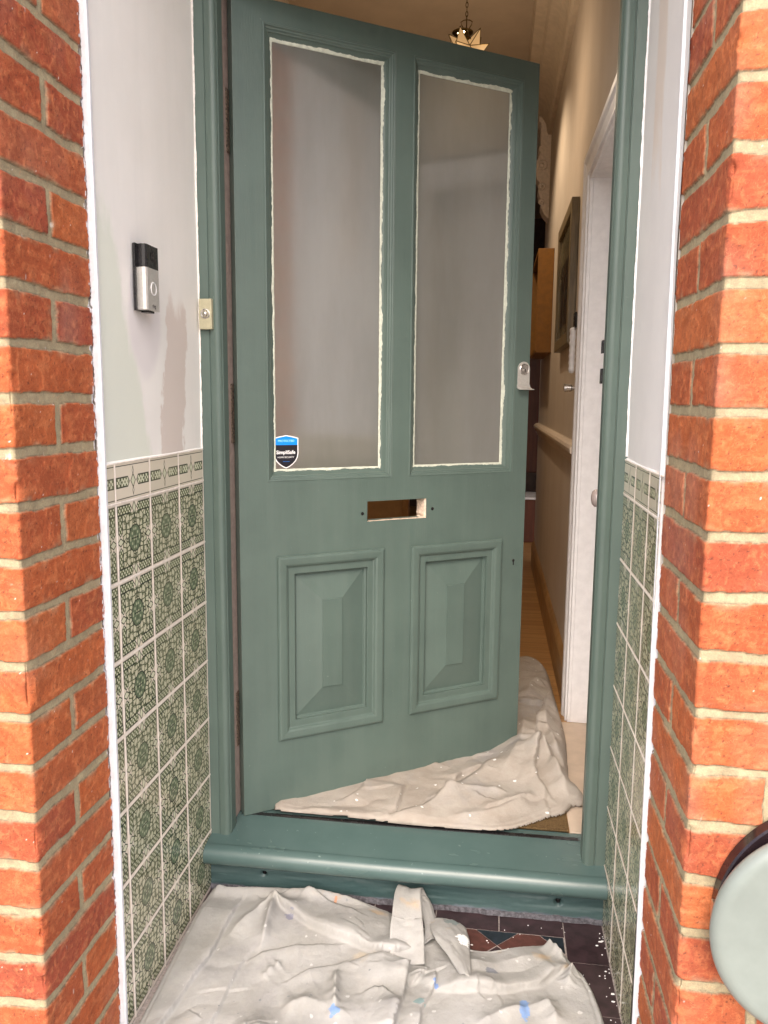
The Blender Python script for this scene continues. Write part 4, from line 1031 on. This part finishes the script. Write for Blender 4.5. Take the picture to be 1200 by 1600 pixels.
# casing + lining + closed door
dc = empty('inner_doorway', (XR, .6, HF), label='white painted inner door casing with a round knob, right of the hall cloth', cat='doorway')
def casing(dx):  # profile across the casing: (offset along wall from opening edge, projection)
    return [(0, 0), (.0, -.010), (.010, -.012), (.013, -.018), (.020, -.018), (.023, -.014), (.050, -.018), (.060, -.024), (.072, -.026), (.076, -.022), (.078, 0)]
ye = .868; ztop = .835
g = Geo(); cp = casing(0); n = len(cp)
vs = []
for o_, p_ in cp: vs.append((XR + p_, ye + o_, HF))
for o_, p_ in cp: vs.append((XR + p_, ye + o_, ztop + o_))
for o_, p_ in cp: vs.append((XR + p_, .17 - o_, ztop + o_))
for o_, p_ in cp: vs.append((XR + p_, .17 - o_, HF))
g.add(vs, [(k * n + i, k * n + i + 1, (k + 1) * n + i + 1, (k + 1) * n + i) for k in range(3) for i in range(n - 1)])
g.make('casing', MW, dc, world=True)
g = Geo().box((XR + .0005, ye - .001, HF), (XR + .115, ye + .03, ztop)); g.box((XR + .0005, .14, ztop - .001), (XR + .115, ye + .03, ztop + .03)); g.box((XR + .0005, .14, HF), (XR + .115, .171, ztop)); g.make('door_lining', MW, dc, world=True)
Geo().box((XR + .075, .172, HF + .003), (XR + .112, ye - .002, ztop - .002)).make('door_panel', MW, dc, world=True, bevel=.001)
Geo().lathe([(.011, 0), (.011, .012), (.009, .020), (.010, .024), (.022, .030), (.0275, .040), (.0275, .048), (.020, .056), (.008, .059), (0, .0595)], (XR + .068, .630, -.172), (-1, 0, 0), 32).make('door_knob', simple('pinkish_glass_knob', (.50, .42, .40), .12, nscale=20, spec=.8), dc, world=True, smooth=True)
# left hall wall and ends
lw = empty('hall_wall', (-.28, 2, HF), label='brown hall wall glimpsed through the empty letter slot', cat='wall')
Geo().box((-.40, .13, HF), (-.28, 3.0, 1.92)).make('wall_face', MHW, lw, world=True)
Geo().box((-.28, 2.60, HF), (.20, 2.66, 1.0)).make('stair_panel', simple('brown_stair_panel', (.36, .22, .10), .5, nscale=12), lw, world=True)
Geo().box((.20, 2.59, HF), (.235, 2.67, 1.0)).make('panel_post', MSKIRT, lw, world=True)
fwk = Geo().box((-.9, .0, HF), (-.02, .128, 1.92)); fwk.box((W + .02, .0, HF), (1.9, .128, 1.92)); fwk.box((-.02, .0, 1.47), (W + .02, .128, 1.92)); fwk.make('house_wall', MHW, label='inner face of the house front wall around the door frame', cat='wall')
Geo().box((-.9, .0, 1.92), (2.0, 7.0, 2.0)).make('hall_ceiling', MCEIL, label='warm brown lit hall ceiling above the open door', cat='ceiling')
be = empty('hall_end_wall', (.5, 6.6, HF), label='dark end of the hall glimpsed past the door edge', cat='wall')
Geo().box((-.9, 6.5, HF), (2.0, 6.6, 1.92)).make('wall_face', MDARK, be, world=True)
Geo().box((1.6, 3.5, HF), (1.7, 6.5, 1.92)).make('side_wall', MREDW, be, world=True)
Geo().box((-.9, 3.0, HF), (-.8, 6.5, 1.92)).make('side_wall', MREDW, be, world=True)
cb = empty('low_block', (1.0, 4.8, HF), label='low dark red wooden cabinet with a thin white top edge at the hall end', cat='block')  # plain form guessed for an unclear low dark shape
Geo().box((.60, 4.50, HF), (1.45, 4.9, -.655)).make('block_body', MREDW, cb, world=True, bevel=.004)
Geo().box((.59, 4.49, -.653), (1.46, 4.9, -.638)).make('block_top', MW, cb, world=True)
tc = empty('tall_board', (1.0, 5.2, HF), label='tall dark brown cupboard added for an unclear dark shape at the hall end', cat='board')  # added to fill an unclear dark shape above the low form
Geo().box((.55, 5.2, HF), (1.5, 5.3, 1.1)).make('board_slab', MDARK, tc, world=True, bevel=.004); Geo().box((.62, 5.185, -.5), (1.42, 5.2, .9)).make('board_panel', MREDW, tc, world=True, bevel=.01)
# plaster corbel at the arch
co_ = empty('plaster_corbel', (.965, 3.35, 1.25), label='ornate white plaster corbel high up where the hall arch springs', cat='corbel')
pr = [(0, 1.93), (-.085, 1.93), (-.09, 1.90), (-.070, 1.895), (-.070, 1.86), (-.078, 1.85), (-.078, 1.80), (-.066, 1.79), (-.064, 1.66), (-.074, 1.655), (-.074, 1.63), (-.062, 1.62), (-.085, 1.57), (-.090, 1.52), (-.080, 1.47), (-.060, 1.44), (-.070, 1.40), (-.058, 1.36), (-.048, 1.34), (-.050, 1.30), (-.030, 1.26), (-.012, 1.24), (0, 1.23)]
Geo().extr([(1.004 + x, z) for x, z in pr], 'y', 3.30, 3.44).make('corbel_body', MCORB, co_, world=True, bevel=.004)
for cz, cr_ in ((1.545, .030), (1.42, .022), (1.33, .018)):
    Geo().lathe([(cr_, 0), (cr_, .010), (cr_ * .7, .014), (cr_ * .6, .006), (cr_ * .35, .006), (cr_ * .25, .014), (0, .016)], (.955, 3.30, cz), (0, -1, 0), 24).make('scroll', MCORB, co_, world=True, smooth=True)
# pictures
def picture(name, y0, y1, z0, z1, th, fw, mside, mpic, label):
    p = empty(name, (XR, (y0 + y1) / 2, (z0 + z1) / 2), label=label, cat='picture')
    g = Geo(); g.box((XR - th, y0, z0), (XR - .001, y0 + fw, z1)); g.box((XR - th, y1 - fw, z0), (XR - .001, y1, z1)); g.box((XR - th, y0 + fw, z0), (XR - .001, y1 - fw, z0 + fw)); g.box((XR - th, y0 + fw, z1 - fw), (XR - .001, y1 - fw, z1))
    g.make('picture_frame', mside, p, world=True, bevel=.0015)
    Geo().box((XR - th * .6, y0 + fw, z0 + fw), (XR - .002, y1 - fw, z1 - fw)).make('picture_mount', mpic, p, world=True)
    return p
p1 = picture('framed_picture', 1.29, 1.95, .345, .880, .030, .045, MFRM, simple('dim_mount', (.13, .11, .065), .25, nscale=10, namt=.3), 'bronze framed dark print hanging nearest the white casing')
Geo().box((XR - .0195, 1.42, .44), (XR - .018, 1.82, .70)).make('print_image', simple('dark_print', (.035, .028, .02), .25, nscale=12, namt=.7), p1, world=True)
picture('framed_picture', 2.62, 3.35, .385, .935, .085, .020, MGOLD, simple('black_canvas', (.012, .010, .012), .4, nscale=9, namt=.6), 'deep ochre sided box frame with a black picture, farther along the hall')
# handset, phone and lever by the casing
hs = empty('entry_handset', (XR, 1.13, .30), label='white ribbed handset on a black cradle beside the white casing', cat='handset')
Geo().box((XR - .020, 1.09, .385), (XR - .001, 1.15, .440)).make('cradle', MBLK, hs, world=True, bevel=.003)
pts = [(XR - .024, 1.12, .385 - .165 * k / 30) for k in range(31)]; Geo().lathe([(0, 0), (.008, .002)] + [(.0115 + .0012 * math.sin(k * 1.5), .006 + .0055 * k) for k in range(28)] + [(.008, .162), (0, .164)], (XR - .022, 1.12, .388), (0, 0, -1), 16).make('handle_grip', MW, hs, world=True, smooth=True)
lv = empty('lever_handle', (XR, 1.06, .15), label='dark door plate with a small chrome lever below the white handset', cat='door handle')
Geo().box((XR - .006, 1.03, .105), (XR - .0005, 1.065, .235)).make('back_plate', MBLK, lv, world=True, bevel=.001)
Geo().lathe([(.009, 0), (.009, .018), (.014, .022), (.014, .046), (0, .047)], (XR - .006, 1.048, .170), (-1, 0, 0), 18).make('lever', MCHR, lv, world=True)
lc = empty('lock_keep', (.953, .055, .18), label='small dark lock keep on the inner edge of the right door jamb', cat='lock keep')
for a, b in ((.235, .265), (.165, .200)): Geo().box((.9515, .046, a), (.9560, .070, b)).make('keep_box', MBLK, lc, world=True, bevel=.001)

# pendant star lamp and ceiling downlight
sl_ = empty('star_pendant_lamp', (.555, 1.42, 1.47), label='lit glass star pendant lamp on a dark chain above the open door', cat='pendant lamp')
ctr = Vector((.5600, 1.42, 1.432))
g = Geo(); rng = random.Random(3); pts = []
phi = (1 + 5 ** .5) / 2
dirs_ = []
for s1 in (-1, 1):
    for s2 in (-1, 1): dirs_ += [Vector((0, s1, s2 * phi)), Vector((s1, s2 * phi, 0)), Vector((s2 * phi, 0, s1))]
dirs_ = [d.normalized() for d in dirs_]
rot_ = Matrix.Rotation(R(18), 3, 'Z') @ Matrix.Rotation(R(31.7), 3, 'X'); dirs_ = [rot_ @ d for d in dirs_]
verts_ = []; faces_ = []; ed = []
import itertools
for a, b, c in itertools.combinations(range(12), 3):
    da = (dirs_[a] - dirs_[b]).length; db = (dirs_[b] - dirs_[c]).length; dc2 = (dirs_[a] - dirs_[c]).length
    if max(da, db, dc2) < 1.2:
        k = len(verts_); tip = (dirs_[a] + dirs_[b] + dirs_[c]).normalized() * .112
        vv = [dirs_[i] * .058 for i in (a, b, c)]; verts_ += [ctr + v for v in vv] + [ctr + tip]
        faces_ += [(k, k + 1, k + 3), (k + 1, k + 2, k + 3), (k + 2, k, k + 3)]; ed += [(ctr + v, ctr + tip) for v in vv]
mesh('star_glass', verts_, faces_, MSTAR, sl_, world=True)
g = Geo()
for a, b in ed: g.tube([a, b], .0016, 5)
g.make('star_leading', MBRASS, sl_, world=True)
g = Geo(); top_z = ctr.z + .078
g.lathe([(.030, 0), (.024, .010), (.012, .022), (.006, .040), (0, .042)], (ctr.x, ctr.y, top_z - .02), (0, 0, 1), 16); g.make('lamp_cap', MBRASS, sl_, world=True)
g = Geo()
for s in (-1, 1): g.tube([(ctr.x + s * .004, ctr.y, top_z + .018), (ctr.x + s * .018, ctr.y, top_z + .040), (ctr.x + s * .022, ctr.y, top_z + .052), (ctr.x + s * .012, ctr.y, top_z + .058), (ctr.x, ctr.y, top_z + .060)], .0018, 6)
g.tube([(ctr.x, ctr.y, top_z + .01), (ctr.x, ctr.y, top_z + .075)], .0022, 6); g.make('scroll_bracket', MBRASS, sl_, world=True)
g = Geo(); z = top_z + .072; k = 0
while z < 1.92:
    q = [(.0045 * math.cos(t), .010 * math.sin(t)) for t in [i * math.pi / 5 for i in range(11)]]
    g.tube([(ctr.x + (a if k % 2 == 0 else 0), ctr.y + (a if k % 2 else 0), z + .008 + b) for a, b in q], .0014, 5); z += .0165; k += 1
g.make('chain', MBRASS, sl_, world=True)
ld = bpy.data.lights.new('star_bulb', 'POINT'); ld.energy = 3.2; ld.color = (1, .76, .52); ld.shadow_soft_size = .08
lo = bpy.data.objects.new('star_bulb', ld); lo.location = (0.0, 0.0, -.16); link(lo, sl_)
dl = empty('ceiling_downlight', (.503, 2.40, 1.92), label='small lit round downlight in the brown hall ceiling behind the star lamp', cat='downlight')
Geo().lathe([(.026, -.004), (.046, -.006), (.052, -.002), (.052, .0)], (.500, 2.35, 1.920), (0, 0, 1), 32).make('trim_ring', MBRASS, dl, world=True, smooth=True)
Geo().lathe([(0, -.005), (.025, -.004)], (.500, 2.35, 1.920), (0, 0, 1), 24).make('lens', MBULB, dl, world=True)
sd2 = bpy.data.lights.new('downlight_beam', 'SPOT'); sd2.energy = 21; sd2.color = (1, .78, .54); sd2.spot_size = R(120); sd2.spot_blend = .6; sd2.shadow_soft_size = .03
so2 = bpy.data.objects.new('downlight_beam', sd2); so2.location = (-.003, -.05, -.02); link(so2, dl)
# ceiling panel line
